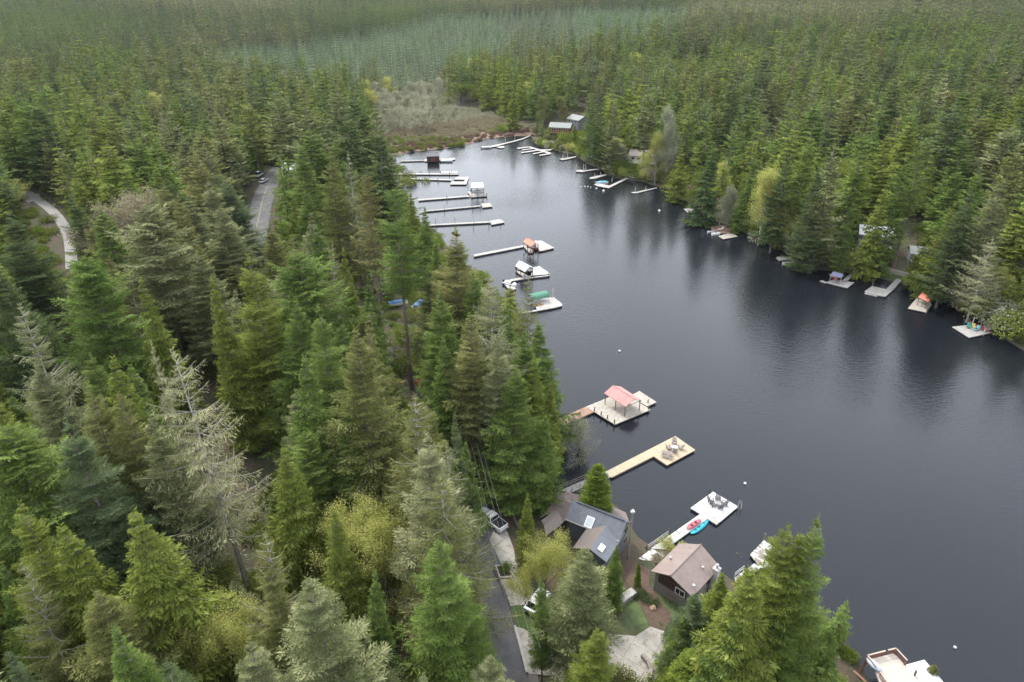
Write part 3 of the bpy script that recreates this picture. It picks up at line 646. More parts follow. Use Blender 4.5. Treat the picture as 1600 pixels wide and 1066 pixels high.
tp(468, 555, 30, 'cedar', 'green', 1.05, 'green cedar below left of the large olive fir of the centre', 0)
tp(440, 690, 24, 'cedar', 'yellow', 1.1, 'bright yellow-green cedar right of the dark gap under the whitest fir', 2)
tp(540, 640, 24, 'fir', 'green', .9, 'green fir low in front of the large olive fir of the centre', 1)
tp(578, 470, 26, 'cedar', 'green', .9, 'bright green young cedar left of the tallest bare trunk', 0)
tp(505, 380, 32, 'lichen', 'olive', .7, 'thin olive fir above the mid-green fir of the centre', 2)
tp(535, 385, 30, 'cedar', 'yellow', .7, 'pointed yellow-green cedar left of the rusty-crowned fir', 1)
tp(510, 230, 37, 'fir', 'olive', .8, 'olive fir behind the road gap, left of the rusty-crowned fir', 3)
tp(545, 235, 36, 'lichen', 'grey', .8, 'thin grey fir just left behind the rusty-crowned fir', 1)
tp(458, 304, 22, 'cedar', 'yellow', 1.0, 'yellow-green cedar right beside the paved road', 0)
tp(330, 225, 35, 'fir', 'grey', 1.15, 'wide grey-green fir left of the paved road', 0)
tp(110, 300, 28, 'fir', 'dark', 1.0, 'dark fir right beside the grey gravel track', 1)
tp(12, 330, 30, 'fir', 'dark', 1.3, 'dark fir at the left edge beside the gravel track', 0)
tp(5, 420, 32, 'fir', 'dark', 1.2, 'dark fir at the left edge beside the brown clearing', 2)
for k, (u, v, c) in enumerate([(432, 140, 'grey'), (455, 118, 'dark'), (478, 124, 'olive'), (503, 120, 'dark'), (528, 132, 'grey'), (552, 140, 'dark'), (566, 158, 'dark'), (586, 162, 'grey'), (470, 160, 'grey'), (540, 172, 'dark'), (590, 190, 'dark')]):
    tp(u, v, 38, 'midfir', c, 1.25)
# right shore
R_ = [(1092, 268, 16, 'poplar', 'yellow', .8), (1206, 262, 27, 'poplar', 'spring', 1.0), (1248, 308, 17, 'poplar', 'spring', .9), (1052, 166, 31, 'poplar', 'willow', .7),
      (1031, 205, 22, 'poplar', 'spring', .9), (1313, 222, 38, 'fir', 'grey', 1.0), (1355, 190, 38, 'fir', 'green', .9), (1386, 278, 31, 'cedar', 'yellow', .72), (1452, 218, 38, 'tall', 'green', 1.1),
      (1493, 315, 28, 'cedar', 'yellow', .9), (1462, 345, 20, 'cedar', 'yellow', .9), (1568, 280, 36, 'fir', 'grey', 1.0), (1520, 300, 34, 'fir', 'dark', 1.0), (1556, 372, 24, 'lichen', 'pale', 1.0),
      (1540, 250, 36, 'fir', 'green', 1.0), (1420, 240, 35, 'fir', 'green', .9), (1282, 262, 33, 'fir', 'dark', .8), (1335, 318, 24, 'fir', 'green', .8), (1175, 262, 22, 'cedar', 'green', .8), (1145, 292, 17, 'poplar', 'willow', .8),
      (1160, 285, 19, 'cedar', 'green', .7), (1112, 230, 30, 'cedar', 'dark', 1.0), (1066, 225, 24, 'cedar', 'yellow', .9), (1235, 225, 36, 'fir', 'dark', .9), (1265, 210, 36, 'fir', 'green', .9), (1590, 215, 36, 'fir', 'olive', 1.0),
      (848, 150, 19, 'poplar', 'olive', .9), (802, 136, 24, 'cedar', 'yellow', 1.0), (880, 150, 18, 'poplar', 'olive', .9), (983, 210, 13, 'cedar', 'yellow', 1.2), (943, 140, 36, 'fir', 'dark', .9), (960, 150, 34, 'fir', 'grey', .9), (1015, 135, 38, 'fir', 'grey', 1.0),
      (898, 192, 11, 'cedar', 'yellow', 1.1), (925, 155, 30, 'fir', 'dark', .8)]
RL = {0: 'small yellow-green poplar at the water above the small grey float', 1: 'tallest yellow poplar on the right shore', 2: 'thin yellow poplar beside the finger float on the right shore', 3: 'tall white-stemmed poplar with a bare trunk standing in the water edge',
      4: 'yellow poplar left of the white-stemmed one', 5: 'massive grey-green fir above the purple canopy dock', 6: 'mid-green fir behind the massive grey-green one on the right bank', 7: 'narrow yellow-green cedar on the small green lawn', 8: 'fir with a long bare trunk above the brown slope',
      9: 'yellow-green cedar above the red roofed float', 10: 'lower yellow-green cedar left above the red roofed float', 13: 'pale half-dead fir near the right edge above the umbrella dock', 26: 'round yellow poplar beside the red house', 29: 'small yellow-green cedar on the point by the white docks', 33: 'yellow-green cedar in front of the red house'}
for i, (u, v, h, k, c, wd) in enumerate(R_): tp(u, v, h, k, c, wd * (1.0 if k in ('fir', 'tall') else 1.1), RL.get(i))
# bare trees and yellow willows behind the marsh
for u, v, c in [(637, 150, 'twig'), (650, 145, 'twig'), (600, 138, 'twig'), (618, 142, 'twig'), (640, 128, 'twig'), (655, 126, 'twig'), (668, 130, 'twig'), (585, 128, 'twig'), (675, 150, 'twig'), (685, 120, 'twig'), (470, 110, 'twig'), (490, 108, 'twig'), (505, 112, 'twig'), (430, 112, 'twig'), (440, 110, 'twig'),
                (600, 160, 'twig'), (622, 165, 'twig'), (645, 168, 'twig'), (665, 166, 'twig'), (710, 165, 'twig'), (590, 180, 'twig')]: tp(u, v, 14, 'bare', c, 1.3)
for u, v in [(567, 125), (601, 121), (575, 140)]: tp(u, v, 15, 'maple', 'spring', .9)

# --- keep-out: places the photo shows open (picture space) and the built ground (world space)
OPEN = [
    [(610, 242), (598, 262), (640, 285), (652, 312), (662, 335), (668, 352), (676, 372), (700, 392), (720, 380), (738, 400), (760, 436), (785, 445), (830, 440), (846, 480), (852, 530), (872, 600), (884, 660), (900, 700), (890, 752), (960, 752), (1000, 800), (1140, 900), (1200, 822), (1260, 825), (1310, 815), (1330, 900), (1340, 1066), (1700, 1066), (1700, 620)] + SHORE_FAR[-4:-40:-1],
    [(738, 768), (800, 762), (860, 770), (900, 740), (1010, 790), (1150, 880), (1240, 1066), (775, 1066)],
    [(735, 700), (760, 740), (765, 775), (745, 790)], [(640, 500), (656, 500), (664, 600), (675, 640), (650, 630)],
    [(28, 298), (62, 298), (90, 325), (118, 355), (120, 400), (100, 470), (50, 490), (30, 440), (55, 400), (45, 340)],
    [(384, 292), (428, 292), (430, 335), (412, 360), (390, 350)], [(455, 262), (475, 262), (475, 275), (455, 275)],
    [(600, 150), (640, 140), (700, 160), (762, 180), (830, 195), (835, 222), (612, 243)],
    [(1355, 352), (1378, 352), (1378, 395), (1340, 430), (1325, 410)], [(1395, 360), (1432, 340), (1440, 400), (1425, 420), (1475, 470), (1400, 440)],
    [(862, 186), (905, 186), (905, 214), (862, 214)], [(612, 466), (664, 466), (664, 482), (612, 482)],
    [(292, 560), (320, 580), (400, 690), (430, 740), (400, 790), (330, 790), (290, 720), (262, 640)], [(612, 390), (640, 390), (655, 600), (635, 610)], [(560, 830), (620, 830), (645, 900), (622, 955), (585, 940)], [(480, 905), (550, 920), (590, 990), (600, 1060), (440, 1060), (440, 970)], [(310, 950), (345, 945), (350, 1060), (290, 1060)], [(640, 930), (655, 1000), (650, 1066), (622, 1066), (625, 960)],
       [(1335, 1010), (1500, 1010), (1500, 1066), (1335, 1066)], [(990, 236), (1022, 234), (1020, 262), (995, 264)],
]
lane2 = [tuple(p[:2]) for p in lane]; road2 = [tuple(p[:2]) for p in road]; track2 = [tuple(p[:2]) for p in track]
def blocked(x, y, z, h, r):
    us = []; vs = []
    for f, k in ((0, .7), (.15, .9), (.35, .7), (.6, .45), (.85, .15), (1, 0)):
        for s in (-1, 0, 1):
            u, v, _ = proj(x + s * r * k, y, z + h * f); us.append(u); vs.append(v)
    return any(inpoly(us, vs, o).any() for o in OPEN)
grid = {}
def near_ok(x, y, dmin, cell=8.0):
    cx, cy = int(x // cell), int(y // cell); k = int(dmin // cell) + 1
    for i in range(cx - k, cx + k + 1):
        for j in range(cy - k, cy + k + 1):
            for (a, b) in grid.get((i, j), ()):
                if (a - x) ** 2 + (b - y) ** 2 < dmin * dmin: return False
    return True
def remember(x, y, cell=8.0): grid.setdefault((int(x // cell), int(y // cell)), []).append((x, y))
for t in TREES: remember(t['x'], t['y'])
NHAND = len(TREES)
plant_px = [(300, 95), (330, 62), (480, 52), (690, 14), (900, 4), (1110, 4), (1010, 46), (800, 66), (760, 80), (690, 100), (560, 108), (430, 102)]
def young_zone(x, y):
    u, v, d = proj(x, y, 20.0); return inpoly([u], [v], plant_px)[0]
# near and middle forest, dart throwing
r = random.Random(11)
tries = 0; cand = []
for (y0, y1, n, dmin) in ((14, 130, 3200, 6.0), (130, 260, 6000, 7.0), (260, 430, 9500, 8.0), (430, 640, 14000, 9.0)):
    X = np.array([r.uniform(-1, 1) for _ in range(n)]); Y = np.array([y0 + (y1 - y0) * r.random() for _ in range(n)])
    X = X * (Y * .86 + 46)
    ok = lake_sd(X, Y) > 1.5
    ms_ = inpoly(X, Y, MARSH); ok &= ~ms_
    dr = segdist(X, Y, lane2, False); dr2 = segdist(X, Y, road2, False); dr3 = segdist(X, Y, track2, False)
    ok &= (dr > 4.2) & (dr2 > 6.5) & (dr3 > 4.0)
    Zg = gz(X, Y); RN = rightness(X, Y); SD = lake_sd(X, Y)
    for x, y, z, o, rn, sdd in zip(X, Y, Zg, ok, RN, SD):
        if not o: continue
        if rn > .5 and sdd < 4: continue
        hn = math.sin(x * .031 + 2) * math.sin(y * .027 + 1)
        h = r.triangular(13, 38, 30) + hn * 3
        if rn > .5: h = r.triangular(11, 42, 29) + hn * 4
        if sdd < 8: h *= r.uniform(.45, .85)
        if not near_ok(x, y, dmin * (1.08 if rn > .5 else 1) * (h / 28) ** .6): continue
        if young_zone(x, y): continue
        if blocked(x, y, z, h, 6.0 * h / 30):
            h *= .5
            if h < 9 or r.random() < .5 or blocked(x, y, z, h, 5.5 * h / 30): continue
        # colour by patches
        q = math.sin(x * .045 + y * .02 + 1.3) + math.sin(y * .05 - x * .015) + r.gauss(0, .8)
        if rn > .5: tbl = [('yellow', -1.3), ('green', .3), ('blue', .5), ('dark', .9), ('olive', 1.4), ('grey', 9)]
        elif x < -20 and y > 250: tbl = [('yellow', -1.2), ('green', .1), ('dark', .8), ('olive', 1.5), ('grey', 3.3), ('rust', 9)]
        else: tbl = [('yellow', -.8), ('green', .3), ('blue', .45), ('dark', .6), ('olive', 1.3), ('grey', 3.6), ('rust', 9)]
        colr = next(c for c, t_ in tbl if q < t_)
        kind = 'cedar' if (colr == 'yellow' and r.random() < .8) or (colr == 'green' and r.random() < .35) else 'fir'
        if kind == 'cedar': h *= .9
        if colr in ('olive', 'grey') and y < 200 and rn < .5 and r.random() < .22: kind = 'lichen'; colr = r.choice(['olive', 'olive', 'grey', 'green'])
        if r.random() < .022 and y > 150: kind = 'poplar' if sdd < 30 else 'maple'; colr = r.choice(['spring', 'olive', 'yellow']); h = r.uniform(12, 17)
        if rn > .5 and sdd < 14 and r.random() < .6: kind, colr, h = r.choice([('poplar', 'spring', 13), ('cedar', 'yellow', 13), ('poplar', 'lime', 11), ('poplar', 'willow', 12), ('cedar', 'yellow', 16)]); h *= r.uniform(.8, 1.2)
        remember(x, y)
        put(float(x), float(y), h, kind, colr, r.uniform(.85, 1.4) * (1.22 if y > 130 else 1), 0, r.randrange(99), False)

CON = ('fir', 'cedar', 'lichen', 'tall', 'midfir', 'midcedar', 'young')
def vis_size(t):
    for f in (1, .75, .5, .25):
        u, v, d = proj(t['x'], t['y'], t['z'] + t['h'] * f)
        if d > 5 and -45 < u < 1645 and -10 < v < 1100: return t['h'] / d
    return 0
con = sorted([t for t in TREES[NHAND:] if t['kind'] in CON], key=lambda t: -vis_size(t))
nh = sum(1 for t in TREES[:NHAND] if t['kind'] in CON)
for t in con[:298 - nh]:
    if vis_size(t) > 0: t['ind'] = True
for t in TREES[NHAND:]:
    if t['kind'] not in CON: t['ind'] = vis_size(t) > 0
    if t['kind'] not in CON and not t['ind']: t['kind'] = 'fir'; t['col'] = 'olive'

# --- make the individual trees
NAMES = {'fir': ('fir_tree', 'fir tree'), 'cedar': ('cedar_tree', 'cedar tree'), 'lichen': ('sparse_fir_tree', 'fir tree'), 'tall': ('tall_fir_tree', 'fir tree'), 'midfir': ('fir_tree', 'fir tree'),
         'midcedar': ('cedar_tree', 'cedar tree'), 'young': ('young_cedar', 'cedar tree'), 'maple': ('maple_tree', 'maple tree'), 'poplar': ('poplar_tree', 'poplar tree'), 'willow': ('willow_tree', 'willow tree'), 'bare': ('bare_alder', 'alder tree')}
def ordinal(i): return ['first', 'second', 'third', 'fourth', 'fifth', 'sixth', 'seventh', 'eighth', 'ninth', 'tenth', 'eleventh', 'twelfth', 'thirteenth', 'fourteenth', 'fifteenth', 'sixteenth', 'seventeenth', 'eighteenth', 'nineteenth', 'twentieth'][i] if i < 20 else f'{i + 1}th'
ZONES = [  # picture rectangles named by what one finds there
    ('at the bottom edge left of the foot track', (-60, 850, 640, 1200)), ('between the foot track and the lane at the bottom', (640, 780, 800, 1200)),
    ('below the whitest lichen-hung fir', (250, 640, 480, 850)), ('low in the left forest under the blue-green fir', (-60, 690, 250, 850)),
    ('beside the lane above the white pickup', (560, 600, 780, 850)), ('left of the large yellow maple', (480, 640, 560, 850)),
    ('left of the whitest lichen-hung fir', (-60, 480, 260, 690)), ('right of the whitest lichen-hung fir', (260, 480, 470, 640)), ('round the large olive fir of the centre', (470, 480, 600, 640)),
    ('on the near shore right of the tallest bare trunk', (600, 250, 880, 600)), ('below the gravel track', (-60, 380, 180, 480)), ('above the large fir with a pale stem', (180, 330, 480, 480)), ('left of the tallest bare trunk', (480, 330, 600, 480)),
    ('beside the gravel track', (-60, 230, 180, 380)), ('left of the paved road', (180, 200, 400, 330)), ('right of the paved road', (400, 200, 620, 330)), ('behind the paved road', (180, 100, 620, 200)), ('in the upper left corner', (-60, -50, 180, 230)),
    ('around the two houses', (780, 700, 1340, 1200)), ('on the right bank above the umbrella dock', (1480, 300, 1700, 620)), ('on the right bank above the purple canopy dock', (1240, 250, 1480, 620)), ('on the right bank above the U-shaped brown dock', (1040, 200, 1240, 450)),
    ('high on the right hillside', (1040, -50, 1700, 300)), ('behind the red house', (760, -50, 1040, 330)), ('behind the marsh', (540, 90, 760, 200))]
def zone(u, v):
    for i, (nm, (x0, y0, x1, y1)) in enumerate(ZONES):
        if x0 <= u < x1 and y0 <= v < y1: return nm
    return 'in the far forest'
INDS = [t for t in TREES if t['ind']]
buckets = {}
for t in INDS:
    t['uv'] = proj(t['x'], t['y'], t['z'] + t['h'])[:2]
    if not t['label']:
        buckets.setdefault((zone(*t['uv']), WORD[t['col']], NAMES[t['kind']][1], t['kind'] == 'lichen'), []).append(t)
for (zn, cw, kd, lich), L in buckets.items():
    L.sort(key=lambda t: t['uv'][0])
    base = f"{cw} {'sparse ' if lich and 'lichen' not in cw else ''}{kd.replace(' tree', '')}"
    for i, t in enumerate(L):
        hw = '' if len(L) == 1 else (f"leftmost " if i == 0 else 'rightmost ' if i == len(L) - 1 else f"{ordinal(i)} from the left ")
        if len(L) == 1: t['label'] = f"only {base} {zn}"
        elif i in (0, len(L) - 1): t['label'] = f"{hw}{base} {zn}"
        else: t['label'] = f"{base} {zn}, {ordinal(i)} from the left"
def make_tree(t):
    key = t['kind']
    dist = math.hypot(t['x'], t['y'], )
    if dist > 210 and key == 'fir': key = 'midfir'
    if dist > 210 and key == 'cedar': key = 'midcedar'
    var = PK[key]; vi = (t['var'] if t['var'] is not None else RND.randrange(99)) % len(var); cm, tm, H = var[vi]
    nm, cat = NAMES[t['kind']]; s = t['h'] / H
    e = empty(t['name'] or nm, (t['x'], t['y'], t['z'] - .1), RND.random() * 6.28, t['label'], cat, 'trees of the forest round the lake')
    e.scale = (s * t['wide'], s * t['wide'], s); e.rotation_euler[0] = RND.gauss(0, .022); e.rotation_euler[1] = RND.gauss(0, .022)
    c = bpy.data.objects.new('crown', cm); COL.objects.link(c); c.parent = e
    want = LM[t['col']]
    if cm.materials[0] is not want: c.material_slots[0].link = 'OBJECT'; c.material_slots[0].material = want
    if tm:
        k = bpy.data.objects.new('trunk', tm); COL.objects.link(k); k.parent = e
    return e
for t in INDS: make_tree(t)
print('TREES', len(TREES), 'individual', len(INDS), 'conifers', sum(t['kind'] in CON for t in INDS))

# ------------------------------------------------------------------ the rest of the wood: one object
def scatter(name, protos, pts, label=None, cat=None):
    """pts: list of (x, y, z, scale_xy, scale_z, rot, proto index); real geometry instanced on points"""
    me = bpy.data.meshes.new(name); A = np.array(pts, float)
    me.vertices.add(len(A)); me.vertices.foreach_set('co', A[:, :3].astype(np.float32).ravel())
    a = me.attributes.new('scl', 'FLOAT_VECTOR', 'POINT'); a.data.foreach_set('vector', np.stack([A[:, 3], A[:, 3], A[:, 4]], 1).astype(np.float32).ravel())
    a = me.attributes.new('rot', 'FLOAT_VECTOR', 'POINT'); a.data.foreach_set('vector', np.stack([0 * A[:, 5], 0 * A[:, 5], A[:, 5]], 1).astype(np.float32).ravel())
    a = me.attributes.new('idx', 'INT', 'POINT'); a.data.foreach_set('value', A[:, 6].astype(np.int32))
    o = bpy.data.objects.new(name, me); COL.objects.link(o); tag(o, label, cat, kind='stuff')
    ng = bpy.data.node_groups.new(name + '_nodes', 'GeometryNodeTree')
    ng.interface.new_socket('Geometry', in_out='INPUT', socket_type='NodeSocketGeometry'); ng.interface.new_socket('Geometry', in_out='OUTPUT', socket_type='NodeSocketGeometry')
    gi = ng.nodes.new('NodeGroupInput'); go = ng.nodes.new('NodeGroupOutput'); jn = ng.nodes.new('GeometryNodeJoinGeometry')
    def na(nm, dt):
        x = ng.nodes.new('GeometryNodeInputNamedAttribute'); x.data_type = dt; x.inputs['Name'].default_value = nm; return x.outputs['Attribute']
    S, R, I = na('scl', 'FLOAT_VECTOR'), na('rot', 'FLOAT_VECTOR'), na('idx', 'INT')
    for k, pr in enumerate(protos):
        oi = ng.nodes.new('GeometryNodeObjectInfo'); oi.transform_space = 'ORIGINAL'; oi.inputs['Object'].default_value = pr; oi.inputs['As Instance'].default_value = True
        cm = ng.nodes.new('FunctionNodeCompare'); cm.data_type = 'INT'; cm.operation = 'EQUAL'; ng.links.new(I, cm.inputs[2]); cm.inputs[3].default_value = k
        ip = ng.nodes.new('GeometryNodeInstanceOnPoints'); ng.links.new(gi.outputs[0], ip.inputs['Points']); ng.links.new(cm.outputs['Result'], ip.inputs['Selection'])
        ng.links.new(oi.outputs['Geometry'], ip.inputs['Instance']); ng.links.new(R, ip.inputs['Rotation']); ng.links.new(S, ip.inputs['Scale']); ng.links.new(ip.outputs[0], jn.inputs[0])
    ng.links.new(jn.outputs[0], go.inputs[0]); md = o.modifiers.new('instances', 'NODES'); md.node_group = ng
    return o
# far tree shapes (trunk and crown in one small mesh); each shape also stands once in the picture as a tree of its own
def far_mesh(name, seed, colr, H, R, cb, nb, K, pw, cedar=False, trunk=True):
    me = conifer(name, seed, H=H, R=R, cb=cb, nb=nb, K=K, sub=0, wood=0, pw=pw, lump=.25, kw=1.5 if K < 5 else 1.15, droop=.4 if cedar else .15, a0=-.7 if cedar else -.3, a1=0 if cedar else .5, mats=[LM[colr], BARK])
    bm = bmesh.new(); bm.from_mesh(me); r_ = bmesh.ops.create_cone(bm, segments=5, radius1=.38, radius2=.05, depth=H + .5, cap_ends=False, matrix=Matrix.Translation((0, 0, H / 2 - .4)))
    for v in r_['verts']:
        for f in v.link_faces: f.material_index = 1
    bm.to_mesh(me); bm.free(); return me
FAR = {}
FARSPEC = [('grey', 0, 0), ('green', 0, 0), ('dark', 0, 0), ('olive', 0, 0), ('yellow', 1, 0), ('green', 1, 0), ('blue', 0, 0), ('rust', 0, 0), ('pale', 0, 0)]
spots = [(912, 60), (985, 88), (1150, 60), (1245, 90), (700, 110), (1300, 60), (1120, 95), (1380, 62), (1480, 110)]
protos_mid = []; protos_far = []
for i, (c, ced, _) in enumerate(FARSPEC):
    u, v = spots[i]; nm = 'cedar_tree' if ced else 'fir_tree'; H = 24 if ced else 32
    lbl = f"small distant {WORD[c]} {'cedar' if ced else 'fir'} " + ['on the skyline side of the forest behind the red house', 'upslope behind the red house', 'far up the right hillside, first of a row of singles', 'high on the right hillside over the poplars', 'behind the bare alders of the marsh', 'high over the middle of the right hillside', 'halfway up the right hillside over the white-stemmed poplar', 'high on the right hillside above the parked white trucks', 'beside the bare-trunk gap high on the right'][i]
    p = Ph(u, v, H); me = far_mesh(nm, 400 + i, c, H, [6.6, 6.0, 6.6, 6.2, 5.2, 5.2, 6.0, 5.8, 5.8][i], [.12, .2, .1, .25, .05, .05, .15, .3, .2][i], 110, 6, [.85, .8, .9, .75, .95, .9, .85, .75, .75][i], ced)
    o = bpy.data.objects.new(nm, me); COL.objects.link(o); o.location = tuple(p); tag(o, lbl, 'cedar tree' if ced else 'fir tree', 'trees of the forest round the lake'); protos_mid.append(o)
for i, c in enumerate(['grey', 'green', 'dark', 'olive', 'plantation', 'plantdark']):
    u, v = [(250, 40), (350, 70), (820, 30), (1050, 30), (560, 75), (620, 85)][i]
    p = Ph(u, v, 30); me = far_mesh('fir_tree', 500 + i, c, 30, 5.6, .12, 60, 4, .85)
    o = bpy.data.objects.new('fir_tree', me); COL.objects.link(o); o.location = tuple(p)
    tag(o, f"tiny {WORD[c]} fir far away " + ['in the dark forest near the upper left corner', 'at the left edge of the young plantation', 'at the top of the young plantation', 'on the far ridge right of the plantation', 'in the middle of the young plantation', 'low in the young plantation'][i], 'fir tree', 'trees of the forest round the lake'); protos_far.append(o)
MIDX = {'grey': 0, 'green': 1, 'dark': 2, 'olive': 3, 'blue': 6, 'rust': 7, 'pale': 8, 'spring': 4, 'lime': 4, 'willow': 0}
pts = []
for t in TREES:
    if t['ind']: continue
    if t['kind'] in ('cedar', 'midcedar'): k = 4 if t['col'] == 'yellow' else 5; H = 24
    else: k = MIDX.get(t['col'], 1); H = 32
    if t['kind'] == 'fir' and t['col'] == 'yellow': k = 4; H = 24
    s = t['h'] / H; pts.append((t['x'], t['y'], t['z'] - .1, s * t['wide'], s, RND.random() * 6.28, k))
scatter('forest', protos_mid, pts, 'continuous conifer forest covering both banks of the lake', 'forest')
# beyond 640 m
rg = np.random.default_rng(5); pts = []; yp = []
for (y0, y1, st) in ((640, 900, 8.6), (900, 1400, 9.6), (1400, 2200, 12.0), (2200, 4200, 20.0)):
    Y, X = np.mgrid[y0:y1:st, -y1 * .86:y1 * .86:st]; X = X + rg.normal(0, st * .33, X.shape); Y = Y + rg.normal(0, st * .33, Y.shape)
    X, Y = X.ravel(), Y.ravel(); k = np.abs(X) < Y * .84 + 30; X, Y = X[k], Y[k]; Zg = gz(X, Y)
    uu, vv, _ = proj(X, Y, Zg + 20); yz = inpoly(uu, vv, plant_px)
    q = np.sin(X * .012 + Y * .006) + np.sin(Y * .009 - X * .004 + 2) + rg.normal(0, .6, len(X))
    gr = st / 8.6
    for x, y, z, a, qq in zip(X, Y, Zg, yz, q):
        if a: continue
        c = 0 if qq > 1.2 else 3 if qq > .5 else 2 if qq > -.7 else 1
        h = rg.uniform(20, 38) / 30; pts.append((x, y, z, h * (gr ** .75) * 1.15, h * (1 + (gr - 1) * .15), rg.random() * 6.28, c))
plantpts = []
for (y0, y1, st) in ((420, 800, 6.6), (800, 1400, 8.0), (1400, 2600, 12)):
    Y, X = np.mgrid[y0:y1:st, -y1 * .6:y1 * .5:st]; X = X + rg.normal(0, st * .16, X.shape); Y = Y + rg.normal(0, st * .16, Y.shape)
    X, Y = X.ravel(), Y.ravel(); Zg = gz(X, Y); uu, vv, _ = proj(X, Y, Zg + 20); yz = inpoly(uu, vv, plant_px); X, Y, Zg = X[yz], Y[yz], Zg[yz]
    gr = st / 6.0 * 1.2
    for x, y, z in zip(X, Y, Zg):
        h = rg.uniform(11, 22) / 30; plantpts.append((x, y, z, h * .8 * gr ** .8, h, rg.random() * 6.28, 4 if rg.random() < .66 else 5 if rg.random() < .9 else 1))
scatter('far_forest', protos_far, pts, 'hazy distant forest filling the top of the picture', 'forest')
scatter('young_plantation', protos_far, plantpts, 'even blue-green young fir plantation beyond the marsh', 'forest')
print('SCATTER', len(pts), len(plantpts))

# ------------------------------------------------------------------ shore shrubs, marsh brush
bushes = []
def bush(u, v, s, colr, label):
    p = G(u, v); cm = PK['bush'][len(bushes) % 3][0]; e = bpy.data.objects.new('shrub', cm); COL.objects.link(e); e.location = tuple(p - (0, 0, .1)); e.rotation_euler = (0, 0, RND.random() * 6); e.scale = (s, s, s * .95)
    e.material_slots[0].link = 'OBJECT'; e.material_slots[0].material = LM[colr]; tag(e, label, 'shrub', 'shrubs along the shore and gardens'); bushes.append(e); return e
SH = [(864, 214, 3.0, 'lime', 'left of the red house lawn'), (880, 222, 3.0, 'yellow', 'below the red house'), (895, 224, 2.6, 'lime', 'right below the red house'), (915, 240, 3.0, 'yellow', 'above the pile dock left of the point'), (930, 246, 3.2, 'lime', 'on the point left of the cedar'), (945, 255, 3.2, 'yellow', 'on the point by the water'),
      (960, 262, 3.4, 'lime', 'under the cedar of the point'), (975, 268, 3.0, 'lime', 'right under the cedar of the point'), (1018, 280, 2.5, 'straw', 'behind the thin sunken dock'), (1038, 282, 2.8, 'olive', 'at the foot of the yellow poplar'), (1060, 296, 2.6, 'yellow', 'right of the white-stemmed poplar foot'), (1080, 306, 2.4, 'reed', 'above the small grey float'), (1105, 318, 3.0, 'yellow', 'right of the small grey float'), (1125, 335, 3.0, 'straw', 'above the U-shaped brown dock'),
      (1140, 343, 2.6, 'willow', 'right above the U-shaped brown dock'), (1200, 370, 3.0, 'yellow', 'under the tallest yellow poplar'), (1218, 385, 2.8, 'willow', 'left above the finger float'), (1240, 388, 2.6, 'straw', 'directly above the finger float'), (1258, 398, 3.2, 'lime', 'right above the finger float'), (1280, 410, 3.4, 'willow', 'left above the purple canopy'), (1300, 415, 3.0, 'spring', 'directly above the purple canopy'), (1322, 418, 2.2, 'olive', 'beside the orange chair'),
      (1490, 462, 3.4, 'willow', 'right of the red roofed float'), (1508, 472, 3.6, 'straw', 'between the red roofed float and the umbrella dock'), (1530, 485, 3.4, 'yellow', 'above the umbrella dock gangway'), (1552, 492, 3.6, 'yellow', 'right above the umbrella dock'), (1575, 508, 3.4, 'willow', 'right of the umbrella dock gangway'), (1595, 525, 3.6, 'yellow', 'at the right edge by the water'), (1545, 470, 3.2, 'willow', 'behind the umbrella dock shrubs'),
      (835, 205, 2.4, 'straw', 'at the head of the long far dock'), (800, 204, 2.4, 'yellow', 'beside the white cabin of the marsh'), (785, 208, 2.4, 'lime', 'on the marsh edge near the white cabin'), (1060, 935, 1.3, 'reed', 'beside the corner of the brown roofed house'), (1030, 878, 1.0, 'straw', 'between house and leaf-strewn gangway'),
      (1000, 930, .7, 'dark', 'left of a row of three on the slope'), (1009, 938, .7, 'dark', 'middle of a row of three on the slope'), (1019, 946, .6, 'dark', 'right of a row of three on the slope'), (1040, 852, 1.1, 'spring', 'at the foot of the white dock'), (1150, 872, 1.4, 'willow', 'by the leaf-strewn dock'),
      (788, 893, .9, 'lime', 'inside the planter'), (650, 575, 2.4, 'lime', 'beside the orange crates by the lane'), (655, 540, 2.6, 'lime', 'on the strip of lawn left of the shore firs'), (620, 275, 2.6, 'lime', 'where the two longest docks start'), (632, 284, 2.8, 'olive', 'below the start of the longest docks'), (640, 296, 3.0, 'yellow', 'above the shelter dock walkway'), (612, 262, 2.2, 'straw', 'beside the far walkway start'), (648, 645, 1.6, 'olive', 'by the lane bend')]
for u, v, s, c, wh in SH: bush(u, v, s * (1.25 if s > 2 else 1), c, f'{WORD[c].replace("spring-leaved", "leafing")} shrub {wh}')
# the light green fringe of the right bank
fr = []
pts_ = [P(u, v)[:2] for u, v in SHORE_FAR[SHORE_FAR.index((846, 230)):-2]]
for a, b_ in zip(pts_[:-1], pts_[1:]):
    L_ = np.linalg.norm(b_ - a); k_ = max(1, int(round(L_ / 5.0)))
    for i in range(k_):
        q = a + (b_ - a) * ((i + RND.random() * .7) / k_); nrm = np.array((b_[1] - a[1], -(b_[0] - a[0]))) / L_; nrm = nrm if float(lake_sd(*(q + nrm * 3))) > float(lake_sd(*(q - nrm * 3))) else -nrm
        q = q + nrm * RND.uniform(1.4, 3.2); u, v, _ = proj(q[0], q[1], 1.0)
        if 1335 < u < 1480 or 1150 < u < 1172 or 1398 < u < 1425 or 1522 < u < 1562 or 925 < u < 938 or 978 < u < 1000: continue
        fr.append((q, u))
fr.sort(key=lambda e_: e_[1]); cols_ = ['yellow', 'lime', 'willow', 'yellow', 'spring', 'olive', 'lime', 'straw']
